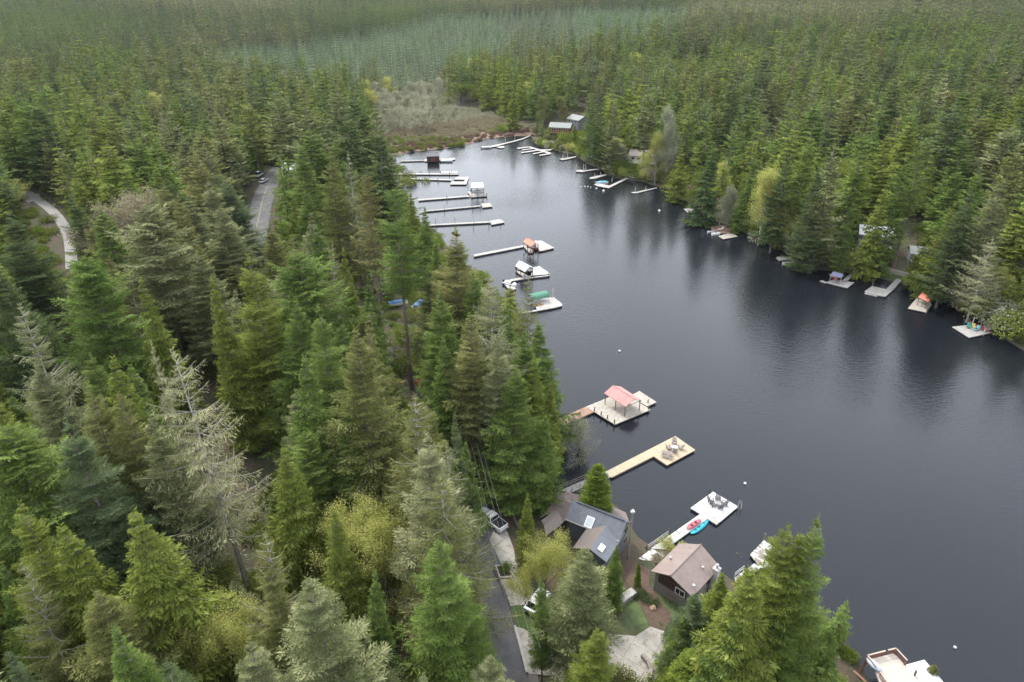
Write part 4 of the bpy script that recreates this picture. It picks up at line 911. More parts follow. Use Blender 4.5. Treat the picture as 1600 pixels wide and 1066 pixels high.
for i, (q, u) in enumerate(fr):
    c_ = cols_[RND.randrange(8)]; s_ = RND.uniform(1.1, 2.0); e = bpy.data.objects.new('shrub', PK['bush'][i % 3][0]); COL.objects.link(e); e.location = (q[0], q[1], float(gz(q[0], q[1])) - .1); e.rotation_euler = (0, 0, RND.random() * 6); e.scale = (s_, s_, s_ * RND.uniform(1.0, 1.5)); e.material_slots[0].link = 'OBJECT'; e.material_slots[0].material = LM[c_]
    tag(e, f"{WORD[c_].replace('spring-leaved', 'leafing')} shrub at the waterline of the right bank, {ordinal(i)} from the far end", 'shrub', 'shrubs along the shore and gardens')
print('FRINGE', len(fr))
# marsh brush
X = rg.uniform(-190, 110, 16000); Y = rg.uniform(350, 720, 16000); k = inpoly(X, Y, MARSH) & (lake_sd(X, Y) > .8); X, Y = X[k], Y[k]; Zg = gz(X, Y); S = lake_sd(X, Y)
pts = []
bsrc = []
for i, c in enumerate(['reed', 'straw', 'twig']):
    u, v = [(700, 226), (720, 205), (655, 195)][i]; p = G(u, v); e = bpy.data.objects.new('shrub', PK['brush'][i % 2][0].copy()); COL.objects.link(e); e.location = tuple(p); e.scale = (1.6, 1.6, 1.6)
    e.data.materials[0] = LM[c]; tag(e, f"{WORD[c]} brush clump " + ['at the marsh edge by the far water', 'in the middle of the marsh', 'at the back of the marsh'][i], 'shrub', 'shrubs along the shore and gardens'); bsrc.append(e)
for x, y, z, s in zip(X, Y, Zg, S):
    q = math.sin(x * .07) + math.sin(y * .05 + x * .03) + rg.normal(0, .7)
    c = 0 if s < 13 + 5 * math.sin(x * .1) else (2 if s > 50 else (1 if q < 1.3 else 0))
    big = 1 + min(s, 120) / 60; pts.append((x, y, z - .1, rg.uniform(.8, 1.3) * big * .9, rg.uniform(.7, 1.2) * big, rg.random() * 6.28, c))
scatter('marsh_brush', bsrc, pts, 'beige and red-brown brush covering the marsh at the head of the lake', 'brush')
# undergrowth below the trees near the camera and along the banks
X = rg.uniform(-240, 250, 15000); Y = rg.uniform(25, 380, 15000); SDX = lake_sd(X, Y)
k = (SDX > .5) & (SDX < 200) & (segdist(X, Y, lane2, False) > 4.5) & (segdist(X, Y, road2, False) > 7) & (segdist(X, Y, track2, False) > 4)
X, Y = X[k], Y[k]; Zg = gz(X, Y); uu, vv, _ = proj(X, Y, Zg + 1); k = ~(inpoly(uu, vv, OPEN[1]) | inpoly(uu, vv, OPEN[12]) | inpoly(uu, vv, OPEN[3])| inpoly(uu, vv, OPEN[8]) | inpoly(uu, vv, OPEN[9])); X, Y, Zg = X[k], Y[k], Zg[k]
pts = [(x, y, z - .1, s_, s_ * .8, rg.random() * 6.28, int(rg.integers(0, 3))) for x, y, z, s_ in zip(X, Y, Zg, rg.uniform(.6, 2.0, len(X)))]
src = [bushes[1], bushes[0], bushes[9]]
scatter('undergrowth', src, pts, 'low undergrowth between the trunks of the forest', 'undergrowth')
# ================================================================== DOCKS
def zm(ox, oy, s): return lambda *pts: [(ox + x / s, oy + y / s) for x, y in pts]
D_WHITE = planks('bleached_boards', (.50, .475, .45), .3, 'X', .3, c2=(.30, .27, .24)); D_GREY = planks('grey_boards', (.42, .40, .37), .3, 'X', .35)
D_TAN = planks('new_tan_boards', (.50, .40, .27), .45, 'X', .15, gap=.5); D_BROWN = planks('red_brown_boards', (.36, .22, .15), .45, 'X', .25, gap=.5)
D_PALE = planks('pale_weathered_boards', (.46, .42, .36), .4, 'X', .30, c2=(.33, .29, .24), gap=.45)
m, n, b = new_mat('leaf_strewn_boards'); f = noise(n, 1.6, 6, stretch=(1, .45, 1)); c = mixc(n, ramp(n, f, (.46, .54)), (.56, .55, .52), (.20, .17, .13)); lk(n, c, b.inputs['Base Color']); b.inputs['Roughness'].default_value = .8; D_LITTER = m
m, n, b = new_mat('worn_white_boards'); f = noise(n, 1.3, 6, stretch=(1, .5, 1)); c = mixc(n, ramp(n, f, (.57, .64)), (.58, .565, .55), (.32, .28, .24)); lk(n, c, b.inputs['Base Color']); b.inputs['Roughness'].default_value = .8; D_WORN = m
DARKW = simple('dark_wet_timber', (.05, .045, .04), .7); PILE = simple('pile_timber', (.22, .17, .13), .8); PILEL = simple('pale_pile', (.55, .53, .50), .8)
WHITE = simple('white_paint', (.78, .78, .77), .5, .08); STEEL = simple('galvanised_steel', (.50, .51, .52), .45, .15, metal=.4); BLACK = simple('black_rubber', (.02, .02, .02), .7)
GLASS, n, b = new_mat('dark_glass'); b.inputs['Base Color'].default_value = (.02, .025, .03, 1); b.inputs['Roughness'].default_value = .08
RED = simple('red_paint', (.60, .05, .03), .5, .15); DOCKG = 'docks along the lake shore'
def dock(label, axis, decks, piles=(), z=.48, pile_h=1.2, pmat=None, cat='dock', name='dock', rails=(), t=.14):
    """decks: (part name, picture outline, material[, height]); every outline lies on its own level"""
    a, b_ = P(*axis[0], z), P(*axis[1], z); rz = math.atan2(b_[1] - a[1], b_[0] - a[0])
    org = P(*decks[0][1][0], 0); root = empty(name, org, rz, label, cat, DOCKG)
    for d in decks:
        zz = d[3] if len(d) > 3 else z; w_ = [P(u, v, zz) for u, v in d[1]]; loc = [rot2(p, org, rz) for p in w_]
        o = MB().prism(loc, zz - t, zz).build(d[0], d[2], root)
        c = np.mean(loc, 0); ins = [tuple(np.array(c) + (np.array(p) - c) * .94) for p in loc]
        if zz < .8: MB().prism(ins, -.25, zz - t - .003).build('float', DARKW, o)
    for q in piles:
        u, v = q[:2]; h = q[2] if len(q) > 2 else pile_h; p = rot2(P(u, v, z), org, rz)
        MB().tube([(p[0], p[1], -2), (p[0], p[1], z + h)], .13, 7).build('pile', pmat or PILE, root)
    for (p0, p1, zr0, zr1) in rails:
        A = P(*p0, zr0); B = P(*p1, zr1); la, lb = rot2(A, org, rz), rot2(B, org, rz); k = MB(); nseg = max(2, int(math.dist(la, lb) / 1.5))
        for i in range(nseg + 1):
            f = i / nseg; x, y, zz = la[0] + (lb[0] - la[0]) * f, la[1] + (lb[1] - la[1]) * f, zr0 + (zr1 - zr0) * f; k.box((x, y, zz + .5), (.1, .1, 1.05))
        for hh in (.55, 1.0): k.tube([(la[0], la[1], zr0 + hh), (lb[0], lb[1], zr1 + hh)], .05, 4)
        k.build('railing', PILE if decks[0][2] in (D_TAN, D_GREY) else PILEL, root)
    return root
za = zm(580, 220, 7.615); zb_ = zm(700, 340, 6.66); zc = zm(740, 180, 8); zd = zm(860, 220, 8); ze_ = zm(1040, 290, 7.27); zf_ = zm(1260, 340, 7.617); zg = zm(1400, 360, 5.92); zh = zm(860, 590, 5.61); zi = zm(980, 750, 5.07); zj = zm(1130, 820, 4.33); zk = zm(1320, 1000, 8.89); zl = zm(840, 750, 7.1)
AX = [(600, 300), (700, 299)]
dock('narrow walkway and raft under the dark boathouse at the head of the lake', za((340, 240), (640, 233)), [('raft', za((635, 222), (830, 215), (1000, 205), (1000, 222), (940, 232), (830, 240), (635, 245)), D_WHITE), ('walkway', za((340, 240), (635, 230), (635, 238), (340, 247)), D_GREY)])
dock('longest straight white dock with a pale boat moored at its end', za((285, 390), (1030, 395)), [('walkway', za((280, 385), (1035, 388), (1035, 402), (280, 400)), D_WHITE)], za((695, 395), (930, 400)))
dock('long dock ending in a U-shaped slip, second one below the boathouse', za((340, 447), (960, 465)), [('walkway', za((340, 442), (960, 458), (955, 472), (340, 452)), D_WHITE), ('slip', za((1020, 430), (1165, 430), (1130, 520), (935, 520), (955, 485), (1100, 485), (1120, 463), (980, 460)), D_WHITE)], za((575, 470), (795, 474), (1150, 520)))
dock('dock carrying the flat metal-roofed boat shelter', za((560, 707), (1170, 660)), [('walkway', za((560, 695), (1170, 650), (1175, 664), (560, 712)), D_WHITE), ('platform', za((1145, 605), (1345, 612), (1380, 658), (1190, 672)), D_WHITE)], za((900, 690), (1200, 672), (1375, 660)))
dock('thin dock with a brown-topped float at its tip', za((600, 840), (1300, 775)), [('walkway', za((600, 834), (1300, 768), (1305, 780), (600, 846)), D_GREY), ('platform', za((1305, 748), (1415, 742), (1445, 782), (1325, 795)), D_PALE)], za((870, 815), (1205, 785), (1300, 772)), pile_h=1.8, pmat=PILEL)
dock('slim dock with tall white posts ending in a square grey float', za((670, 1003), (1420, 963)), [('walkway', za((640, 998), (1420, 956), (1422, 972), (640, 1012)), D_WHITE), ('platform', zb_((440, 33), (550, 15), (590, 50), (452, 75)), D_WHITE)], za((770, 998), (997, 985), (1215, 970), (1400, 962)) + zb_((545, 20)), pile_h=2.4, pmat=PILEL)
dock('dock bearing the small red gable shelter', zb_((270, 395), (780, 300)), [('walkway', zb_((262, 385), (775, 288), (785, 305), (275, 405)), D_WHITE), ('platform', zb_((900, 240), (975, 240), (1108, 315), (960, 350), (930, 330)), D_WHITE), ('slip_deck', zb_((775, 288), (800, 285), (890, 340), (880, 362), (840, 366)), D_WHITE)], zb_((805, 330), (880, 350), (945, 345)), pile_h=.5)
dock('dock bearing the light grey roofed boat shelter', zb_((590, 665), (840, 620)), [('walkway', zb_((590, 655), (840, 608), (1060, 590), (1055, 606), (850, 630), (595, 672)), D_WHITE), ('platform', zb_((880, 520), (950, 505), (1062, 580), (1052, 600), (860, 620)), D_WHITE), ('slip_deck', zb_((700, 555), (722, 550), (830, 600), (790, 622)), D_WHITE)], zb_((715, 570), (1050, 590)), pile_h=.6)
dock('small white float with moored boat close to the sparse-topped fir', zb_((570, 660), (705, 745)), [('platform', zb_((560, 660), (635, 650), (708, 742), (640, 757)), D_WHITE)])
dock('dock with the green boat canopy partly behind fir tips', zb_((640, 990), (940, 960)), [('platform', zb_((985, 842), (1102, 828), (1190, 900), (1185, 918), (1100, 940), (930, 970), (900, 900)), D_WHITE), ('walkway', zb_((500, 1010), (930, 958), (935, 972), (500, 1030)), D_WHITE)], [zb_((1090, 835))[0] + (2.6,)], pmat=PILEL)
dock('large pale dock under the pink gable roof with a red-brown walkway', zh((385, 298), (875, 90)), [('platform', zh((310, 256), (565, 412), (878, 282), (628, 125)), D_PALE), ('extension', zh((690, 165), (780, 118), (930, 215), (848, 252)), D_PALE, .475), ('walkway', zh((30, 378), (310, 256), (385, 300), (60, 440)), D_BROWN)], [q + (.9,) for q in zh((258, 330), (385, 293), (445, 330), (500, 362), (560, 402), (858, 280), (855, 222))])
dock('new tan L-shaped dock with four chairs and a bench', zh((485, 825), (1095, 512)), [('platform', zh((485, 825), (1095, 512), (1270, 635), (1022, 768), (905, 690), (535, 875)), D_TAN)], [], t=.2)
dock('grey gangway with timber rails leading to the tan dock', zh((60, 1010), (300, 920)), [('gangway', zh((40, 1010), (300, 898), (480, 818), (530, 870), (330, 938), (110, 1040)), D_GREY, 1.3)], [], z=1.3, name='gangway', cat='gangway', rails=[(zh((60, 998))[0], zh((300, 893))[0], 1.3, 1.3), (zh((115, 1040))[0], zh((330, 938))[0], 1.3, 1.3)])
dock('white platform dock with four dark chairs and a kayak on its walkway', zi((265, 570), (635, 300)), [('platform', zi((502, 222), (640, 122), (680, 93), (877, 210), (710, 352), (635, 305), (580, 268)), D_WORN), ('walkway', zi((580, 268), (635, 305), (262, 575), (180, 548)), D_WORN, .475)], zi((652, 105), (325, 425)) + zi((150, 560)), pile_h=.9, pmat=DARKW, rails=[(zi((165, 552))[0], zi((320, 445))[0], .6, .6)], t=.25)
dock('leaf-littered lower deck between the two near houses', zi((60, 640), (200, 545)), [('deck', zi((50, 650), (120, 600), (195, 545), (295, 600), (180, 735), (120, 700)), D_LITTER, 1.6), ], [], z=1.6, name='deck', cat='deck')
dock('leaf-strewn white dock behind the near right shore trees', zj((80, 365), (210, 265)), [('platform', zj((183, 200), (275, 105), (470, 220), (410, 305), (250, 290)), D_LITTER), ('walkway', zj((75, 360), (210, 262), (250, 290), (100, 425)), D_LITTER, .475)], zj((277, 100)), rails=[(zj((75, 360))[0], zj((135, 312))[0], .6, .6)])
# right bank
dock('umbrella dock, the lowest grey dock at the right edge', zg((520, 910), (730, 870)), [('platform', zg((518, 892), (730, 868), (895, 945), (675, 992)), D_GREY), ('gangway', zg((780, 885), (915, 865), (935, 910), (850, 925)), D_GREY, .9)], [zg((700, 880))[0] + (2.4,), zg((810, 960))[0] + (1.4,)], pmat=PILEL, rails=[(zg((780, 885))[0], zg((915, 865))[0], .9, .9)])
dock('pale float with the red gable hut', zg((265, 545), (190, 700)), [('platform', zg((265, 540), (313, 552), (298, 640), (332, 685), (275, 757), (110, 722), (195, 620)), D_PALE)], zg((283, 755)))
dock('weathered L-shaped dock with a white swim step', zf_((950, 850), (1120, 680)), [('platform', zf_((780, 815), (940, 850), (1045, 850), (940, 942), (845, 925), (740, 905), (690, 880)), D_GREY), ('walkway', zf_((950, 850), (1120, 682), (1168, 702), (1045, 850)), D_GREY, .6), ('swim_step', zf_((690, 905), (715, 885), (855, 915), (840, 940)), D_WHITE, .3)], [zf_((785, 815))[0] + (1.1,)])
dock('white dock with the purple-grey canopy', zf_((230, 775), (485, 835)), [('platform', zf_((225, 772), (330, 735), (430, 750), (572, 772), (488, 838)), D_WHITE), ('swim_step', zf_((155, 755), (190, 745), (240, 770), (220, 780)), D_WHITE, .35), ('gangway', zf_((425, 750), (572, 622), (622, 630), (492, 748)), D_GREY, .9)], [])
dock('small U-shaped finger float', ze_((1255, 820), (1465, 810)), [('finger', ze_((1252, 822), (1270, 808), (1468, 810), (1450, 826), (1425, 842), (1290, 852)), D_GREY), ('slip', ze_((1425, 842), (1480, 838), (1532, 885), (1332, 900), (1322, 868), (1440, 862)), D_GREY, .47)], ze_((1328, 895)), pile_h=.4, pmat=PILEL)
dock('U-shaped brown dock with two small boats', ze_((640, 450), (740, 500)), [('platform', ze_((518, 465), (640, 447), (742, 500), (752, 540), (700, 540), (620, 545), (520, 505)), D_BROWN), ('lower_platform', ze_((598, 575), (700, 545), (770, 548), (822, 578), (655, 608)), D_PALE, .47), ('gangway', ze_((735, 490), (930, 462), (935, 474), (745, 502)), D_GREY, .6)], ze_((815, 490)) + [ze_((610, 455))[0] + (1.6,)], pile_h=.8, pmat=PILEL)
dock('small grey float close to the right bank', ze_((205, 265), (350, 300)), [('platform', ze_((205, 265), (295, 255), (325, 275), (400, 253), (425, 268), (352, 302), (252, 308)), D_GREY)], [ze_((370, 350))[0] + (.4,)], pmat=PILEL)
dock('thin half-sunken dock with one post', zd((1010, 640), (1330, 590)), [('walkway', zd((1005, 640), (1065, 640), (1330, 582), (1335, 592), (1080, 655), (1030, 655)), D_GREY, .3)], zd((1060, 630), (1190, 615)), pmat=PILEL, pile_h=1.5)
dock('angled white dock with the teal covered boat', zd((730, 590), (975, 465)), [('platform', zd((540, 545), (600, 532), (740, 560), (960, 455), (982, 468), (730, 592), (590, 568)), D_WHITE)], zd((770, 500), (560, 545)), pmat=PILEL)
dock('short white dock beside the point', zd((490, 465), (710, 425)), [('walkway', zd((485, 462), (560, 442), (705, 415), (710, 428), (560, 472), (500, 476)), D_WHITE)], zd((553, 460), (625, 448)), pmat=PILEL, pile_h=1.7)
dock('short white dock with three tall posts off the point', zd((320, 380), (620, 350)), [('platform', zd((315, 372), (370, 362), (440, 368), (620, 344), (620, 356), (440, 382), (400, 392), (320, 385)), D_WHITE)], zd((322, 378), (412, 378), (438, 375)), pmat=PILEL, pile_h=3)
dock('small grey dock below the reddish bush of the point', zd((110, 230), (320, 200)), [('walkway', zd((105, 225), (160, 220), (320, 193), (322, 203), (230, 228), (150, 242)), D_GREY)], zd((157, 225), (215, 215)), pmat=PILEL, pile_h=2.4)
dock('comb-shaped dock of narrow finger slips near the red house', zc((545, 415), (700, 395)), [('spine', zc((680, 398), (705, 392), (970, 470), (965, 485), (940, 482), (810, 440)), D_WHITE), ('finger', zc((545, 408), (690, 393), (700, 402), (550, 422)), D_WHITE, .475), ('finger', zc((605, 430), (740, 412), (750, 420), (610, 440)), D_WHITE, .475), ('finger', zc((590, 462), (800, 432), (815, 442), (600, 474)), D_WHITE, .475), ('finger', zc((740, 478), (870, 452), (885, 460), (745, 488)), D_WHITE, .475), ('finger', zc((820, 498), (950, 474), (965, 486), (822, 508)), D_WHITE, .475), ('walkway', zc((820, 430), (970, 425), (1005, 405), (1010, 412), (960, 440), (840, 446)), D_WHITE, .47)])
dock('very long curved dock at the far end by the white cabin', zc((150, 400), (500, 320)), [('walkway', zc((148, 398), (240, 378), (400, 345), (520, 315), (620, 288), (705, 250), (712, 258), (620, 300), (520, 328), (400, 358), (280, 392), (155, 410)), D_WHITE), ('float', zc((280, 398), (380, 385), (385, 405), (330, 412)), D_WHITE, .47)], zc((397, 320), (515, 300), (275, 370)), pmat=PILEL, pile_h=1.8)

# ------------------------------------------------------------------ roofs on docks
def roofmat(name, c, w_=.5, ax='X'):
    return planks(name, c, w_, ax, .08, gap=.35, rough=.75)
PINK = roofmat('pink_metal_roof', (.56, .27, .25)); ORANGE = roofmat('faded_red_roof', (.60, .25, .17)); LGREY = roofmat('light_metal_roof', (.52, .54, .57)); FLATM = roofmat('pale_metal_roof', (.58, .56, .54))
def shelter(label, quad, ze, zr, mat, name='boat_shelter', cat='boat shelter', base=.48, posts=True, post_mat=None, over=.0, inset=.35, walls=None, group='roofed shelters on the docks', t=.1):
    """quad: eave corners A B C D seen in the picture; the ridge runs along A-B"""
    A, B, C, D = [P(u, v, ze) for u, v in quad]; rz = math.atan2(B[1] - A[1], B[0] - A[0]); c = (A + B + C + D) / 4; org = np.array((c[0], c[1], base)); root = empty(name, org, rz, label, cat, group)
    L = [np.array((*rot2(p, org, rz), ze - base)) for p in (A, B, C, D)]; a, b_, c_, d = L; r0 = (a + d) / 2; r1 = (b_ + c_) / 2; r0 = r0.copy(); r1 = r1.copy(); r0[2] = r1[2] = zr - base
    k = MB()
    if zr > ze + .05: k.slab([a, b_, r1, r0], t).slab([r0, r1, c_, d], t)
    else: k.slab([a, b_, c_, d], t)
    rf = k.build('roof', mat, root)
    if zr > ze + .05:
        MB().tube([r0 + (0, 0, .03), r1 + (0, 0, .03)], .08, 5).build('ridge_cap', mat, rf)
    cc = (a + b_ + c_ + d) / 4
    if posts:
        for p in (a, b_, c_, d, (a + b_) / 2, (c_ + d) / 2):
            q = cc + (p - cc) * (1 - inset / max(np.linalg.norm((p - cc)[:2]), .5)); MB().box((q[0], q[1], (ze - base) / 2 - .06), (.14, .14, ze - base - .14)).build('post', post_mat or PILE, root)
        for s0, s1 in ((a, b_), (c_, d), (d, a), (b_, c_)):
            q0 = cc + (s0 - cc) * .9; q1 = cc + (s1 - cc) * .9; MB().tube([(q0[0], q0[1], ze - base - .22), (q1[0], q1[1], ze - base - .22)], .08, 4).build('beam', post_mat or PILE, root)
    return root, L, rz, org
shelter('pink metal gable roof on posts over the large pale dock', zh((470, 137), (660, 257), (803, 200), (618, 80)), 3.0, 4.1, PINK)
shelter('small faded red gable shelter on its dock', zb_((780, 255), (860, 303), (950, 285), (850, 222)), 3.2, 4.1, ORANGE, post_mat=simple('red_post', (.35, .10, .07), .7))
shelter('light grey metal gable shelter behind a sparse fir tip', zb_((700, 505), (800, 568), (892, 522), (772, 458)), 3.2, 4.2, LGREY)
shelter('pale flat-roofed boat shelter on tall posts', za((1190, 560), (1340, 557), (1328, 497), (1185, 500)), 4.3, 4.75, FLATM, post_mat=DARKW)
shelter('faded orange gable roof of the float hut', zg((205, 618), (300, 662), (325, 640), (258, 592)), 2.8, 3.6, simple('orange_roof', (.60, .17, .10), .6, .15))
shelter('purple-grey fabric canopy over red loungers', zf_((278, 690), (425, 715), (440, 680), (345, 645)), 2.7, 3.3, simple('grey_canopy_fabric', (.20, .20, .29), .8, .15), name='canopy', cat='canopy', post_mat=STEEL)
# dark boathouse
rt, L, rz, org = shelter('dark brown floating boathouse with grey roof at the head of the lake', za((655, 190), (815, 185), (800, 148), (665, 150)), 3.3, 4.3, simple('grey_shingle', (.16, .15, .16), .9), name='boathouse', cat='boathouse', posts=False)
cc = sum(L) / 4; ws = [tuple((cc + (p - cc) * .92)[:2]) for p in L]; wl = MB().prism(ws, 0, 2.75).build('wall', simple('dark_brown_siding', (.06, .035, .03), .8), rt); MB().box((cc[0], min(p[1] for p in ws) - .03, 1.3), (2.4, .05, 1.5)).build('door', simple('red_brown_door', (.16, .05, .04), .7), rt)
# green canopy on hoops
p0 = P(841, 471, .48); rt = empty('canopy', p0, .5, 'green domed boat canopy on the dock behind fir tips', 'canopy', 'roofed shelters on the docks'); k = MB(); V = []; F = []
for i in range(6):
    for j in range(9): a = math.pi * j / 8; V.append((-2.6 + i * 1.05, math.cos(a) * 1.5, 1.4 + math.sin(a) * 1.1))
for i in range(5):
    for j in range(8): F.append((i * 9 + j, i * 9 + j + 1, (i + 1) * 9 + j + 1, (i + 1) * 9 + j))
MB().add(V, F).build('fabric', simple('green_canvas', (.08, .24, .16), .7, .2), rt)
for sx in (-2.5, 2.5):
    for sy in (-1.5, 1.5): MB().box((sx, sy, .7), (.08, .08, 1.4)).build('post', STEEL, rt)

# ------------------------------------------------------------------ boats
def boat(label, u, v, rz, L=5.5, W=2.1, hull=None, cover=None, name='motor_boat', cat='boat', z=.05, engine=True):
    p = P(u, v, z + .4); e = empty(name, (p[0], p[1], z), rz, label, cat, 'boats at the docks and yards'); V = []; F = []; N = 9
    st = np.linspace(-1, 1, N)
    for s in st:
        w_ = W / 2 * (1 - max(0, s) ** 2.4) ** .6 * (1 if s > -.9 else .94) + .02; x = s * L / 2; zt = .75 + .2 * max(0, s); V += [(x, -w_, zt), (x, -w_ * .75, .1), (x, 0, -.18 + .25 * max(0, s) ** 2), (x, w_ * .75, .1), (x, w_, zt), (x, w_ * .86, zt), (x, 0, .36 + .25 * max(0, s)), (x, -w_ * .86, zt)]
    for i in range(N - 1):
        for j in range(8): F.append((i * 8 + j, i * 8 + (j + 1) % 8, (i + 1) * 8 + (j + 1) % 8, (i + 1) * 8 + j))
    F += [tuple(range(7, -1, -1)), tuple(range((N - 1) * 8, N * 8))]; MB().add(V, F).build('hull', hull or WHITE, e)
    if cover:
        V = []; F = []
        for s in np.linspace(-.92, .85, 8):
            w_ = W / 2 * (1 - max(0, s) ** 2.4) ** .6 * .97; x = s * L / 2
            for j in range(5): a = math.pi * j / 4; V.append((x, math.cos(a) * w_, .8 + math.sin(a) * (.5 if abs(s) < .6 else .25)))
        for i in range(7):
            for j in range(4): F.append((i * 5 + j, i * 5 + j + 1, (i + 1) * 5 + j + 1, (i + 1) * 5 + j))
        MB().add(V, F).build('cover', cover, e)
    else:
        MB().box((.1, 0, .62), (.5, W * .55, .35)).box((-1.1, 0, .6), (.5, W * .6, .3)).build('seat', simple('grey_seat', (.35, .35, .36), .7), e)
        MB().slab([(.9, -W * .3, .85), (.9, W * .3, .85), (.55, W * .28, 1.3), (.55, -W * .28, 1.3)], .04).build('windscreen', GLASS, e)
    if engine: MB().box((-L / 2 - .2, 0, .75), (.4, .4, .7)).box((-L / 2 - .2, 0, .1), (.15, .12, .8)).build('outboard', BLACK, e)
    return e
BLUEC = simple('blue_cover', (.04, .12, .25), .6, .2); TEAL = simple('teal_cover', (.15, .38, .45), .6, .2)
boat('white runabout at the tip of the longest straight dock', 703, 270.5, 0, 8, 2.3)
boat('white boat beside the boathouse raft', 698, 251.5, .05, 6)
boat('dark boat in the light grey shelter', 820, 423, -.5, 5.5, hull=simple('dark_hull', (.06, .06, .07), .5))
boat('white boat on the small float by the sparse-topped fir', 797, 444, -.7, 4.6)
boat('teal covered boat on the angled white dock', 941, 286, .2, 5.5, cover=TEAL)
boat('white boat at the bank right of the teal covered boat', 994, 278, 3.0, 6)
boat('blue-grey boat in the pale flat-roofed shelter', 747, 299, .05, 5.5, z=.5, cover=simple('grey_cover', (.25, .27, .32), .7))
boat('little brown boat under the red gable shelter', 833, 388, -.6, 4, 1.6, hull=simple('brown_hull', (.16, .08, .06), .6))
boat('small grey rowing boat left at the U-shaped brown dock', 1112, 363, .1, 3, 1.2, hull=simple('grey_hull', (.4, .4, .42), .6), engine=False, name='rowing_boat')
boat('small white rowing boat right at the U-shaped brown dock', 1119, 366, .1, 3, 1.2, engine=False, name='rowing_boat')
boat('white boat on the grey far dock by the marsh', 760, 230.5, .1, 5, 1.8)
g1 = G(620, 474); boat('blue covered boat parked under the shore firs', 622, 474, .3, 5, 2.0, cover=BLUEC, z=float(g1[2]) + .6)
g2 = G(655, 476); boat('white and blue boat parked right of the tallest bare trunk', 655, 476, 1.2, 4.6, 2.0, cover=BLUEC, z=float(g2[2]) + .6)
def paddle(label, u, v, rz, c, z, L=3.4, W=.85, name='kayak', dots=None):
    p = P(u, v, z); e = empty(name, (p[0], p[1], z), rz, label, name.replace('_', ' '), 'boats at the docks and yards'); V = []; N = 14; F = []
    for i in range(N):
        s = -1 + 2 * i / (N - 1); w_ = W / 2 * (1 - abs(s) ** 2.6) ** .6 + .01; V += [(s * L / 2, -w_, .16 + .06 * abs(s)), (s * L / 2, 0, .0 + .1 * abs(s) ** 3), (s * L / 2, w_, .16 + .06 * abs(s)), (s * L / 2, 0, .24)]
    for i in range(N - 1):
        for j in range(4): F.append((i * 4 + j, i * 4 + (j + 1) % 4, (i + 1) * 4 + (j + 1) % 4, (i + 1) * 4 + j))
    F += [(3, 2, 1, 0), tuple(range((N - 1) * 4, N * 4))]; MB().add(V, F).build('hull', c, e, True)
    for d in (dots or (-.5, .5)): MB().lathe([(.24, 0), (.27, .05), (.05, .06)], (d, 0, .22), 10).build('cockpit', BLACK if not dots else simple('teal_pad', (.03, .22, .30), .7), e)
    return e
wk = P(*zi((400, 420))[0], .5) - P(*zi((600, 285))[0], .5); wr = math.atan2(wk[1], wk[0])
paddle('rose red kayak lying on the white walkway', *zi((527, 357))[0], wr, simple('rose_plastic', (.62, .12, .16), .45, .1), .49, 3.6, 1.0)
paddle('turquoise paddle craft floating beside the white walkway', *zi((573, 374))[0], wr + .08, simple('turquoise_plastic', (.06, .55, .66), .45, .1), .02, 5.0, 1.25, 'paddle_board', (-1.1, .2, 1.2))
paddle('orange kayak under the green canopy', 841, 477, .4, simple('orange_plastic', (.55, .25, .05), .5, .1), .49)

# ------------------------------------------------------------------ furniture
CHD = simple('dark_grey_chair', (.10, .10, .11), .7, .2); CHG = simple('weathered_chair', (.27, .24, .23), .8, .2)
def make_chair(mat):
    e = empty('garden_chair', (0, 0, 0)); MB().slab([(-.35, -.3, .42), (.35, -.3, .42), (.33, .35, .30), (-.33, .35, .30)], .05).build('seat', mat, e)
    k = MB()
    for i in range(5): k.slab([(-.33 + i * .135, .33, .30), (-.33 + i * .135 + .11, .33, .30), (-.40 + i * .165 + .12, .72, 1.10 + .05 * (2 - abs(i - 2))), (-.40 + i * .165, .72, 1.10 + .05 * (2 - abs(i - 2)))], .04)
    k.build('backrest', mat, e)
    for s in (-1, 1):
        MB().box((s * .42, .05, .60), (.14, .80, .04)).build('armrest', mat, e); MB().box((s * .38, -.28, .29), (.07, .09, .58)).build('leg', mat, e); MB().box((s * .38, .36, .26), (.07, .09, .52)).build('leg', mat, e)
    return e
def dup(o, parent=None):
    c = o.copy(); COL.objects.link(c); c.parent = parent
    for ch in [x for x in SC.objects if x.parent is o]: dup(ch, c)
    return c
protos_ch = {}
def chair(u, v, z, face, mat, label, s=1.0):
    p = P(u, v, z); k = mat.name
    if k not in protos_ch: protos_ch[k] = make_chair(mat); o = protos_ch[k]
    else: o = dup(protos_ch[k])
    o.location = (p[0], p[1], z); o.rotation_euler = (0, 0, face); o.scale = (s, s, s); tag(o, label, 'chair', 'garden chairs on the docks'); return o
def round_table(u, v, z, mat, label, r=.5, h=.5):
    p = P(u, v, z); e = empty('round_table', (p[0], p[1], z), 0, label, 'table', 'tables on the docks'); MB().lathe([(r, h - .06), (r, h)], n=14).build('table_top', mat, e); MB().lathe([(.28, 0), (.22, .1), (.1, .2), (.12, h - .065)], n=8).build('base', CHG, e); return e
cA = P(*zh((1085, 622))[0], .48); dirs = [(1085, 585, 'far'), (1040, 628, 'left'), (1137, 628, 'right'), (1088, 655, 'near')]
for a, b_, nm in dirs:
    q = zh((a, b_))[0]; p = P(*q, .48); chair(*q, .48, math.atan2(p[1] - cA[1], p[0] - cA[0]) - math.pi / 2, CHG, f'weathered grey chair on the {nm} side of the fire table on the tan dock')
round_table(*zh((1085, 625))[0], .48, WHITE, 'small white round table among the chairs of the tan dock')
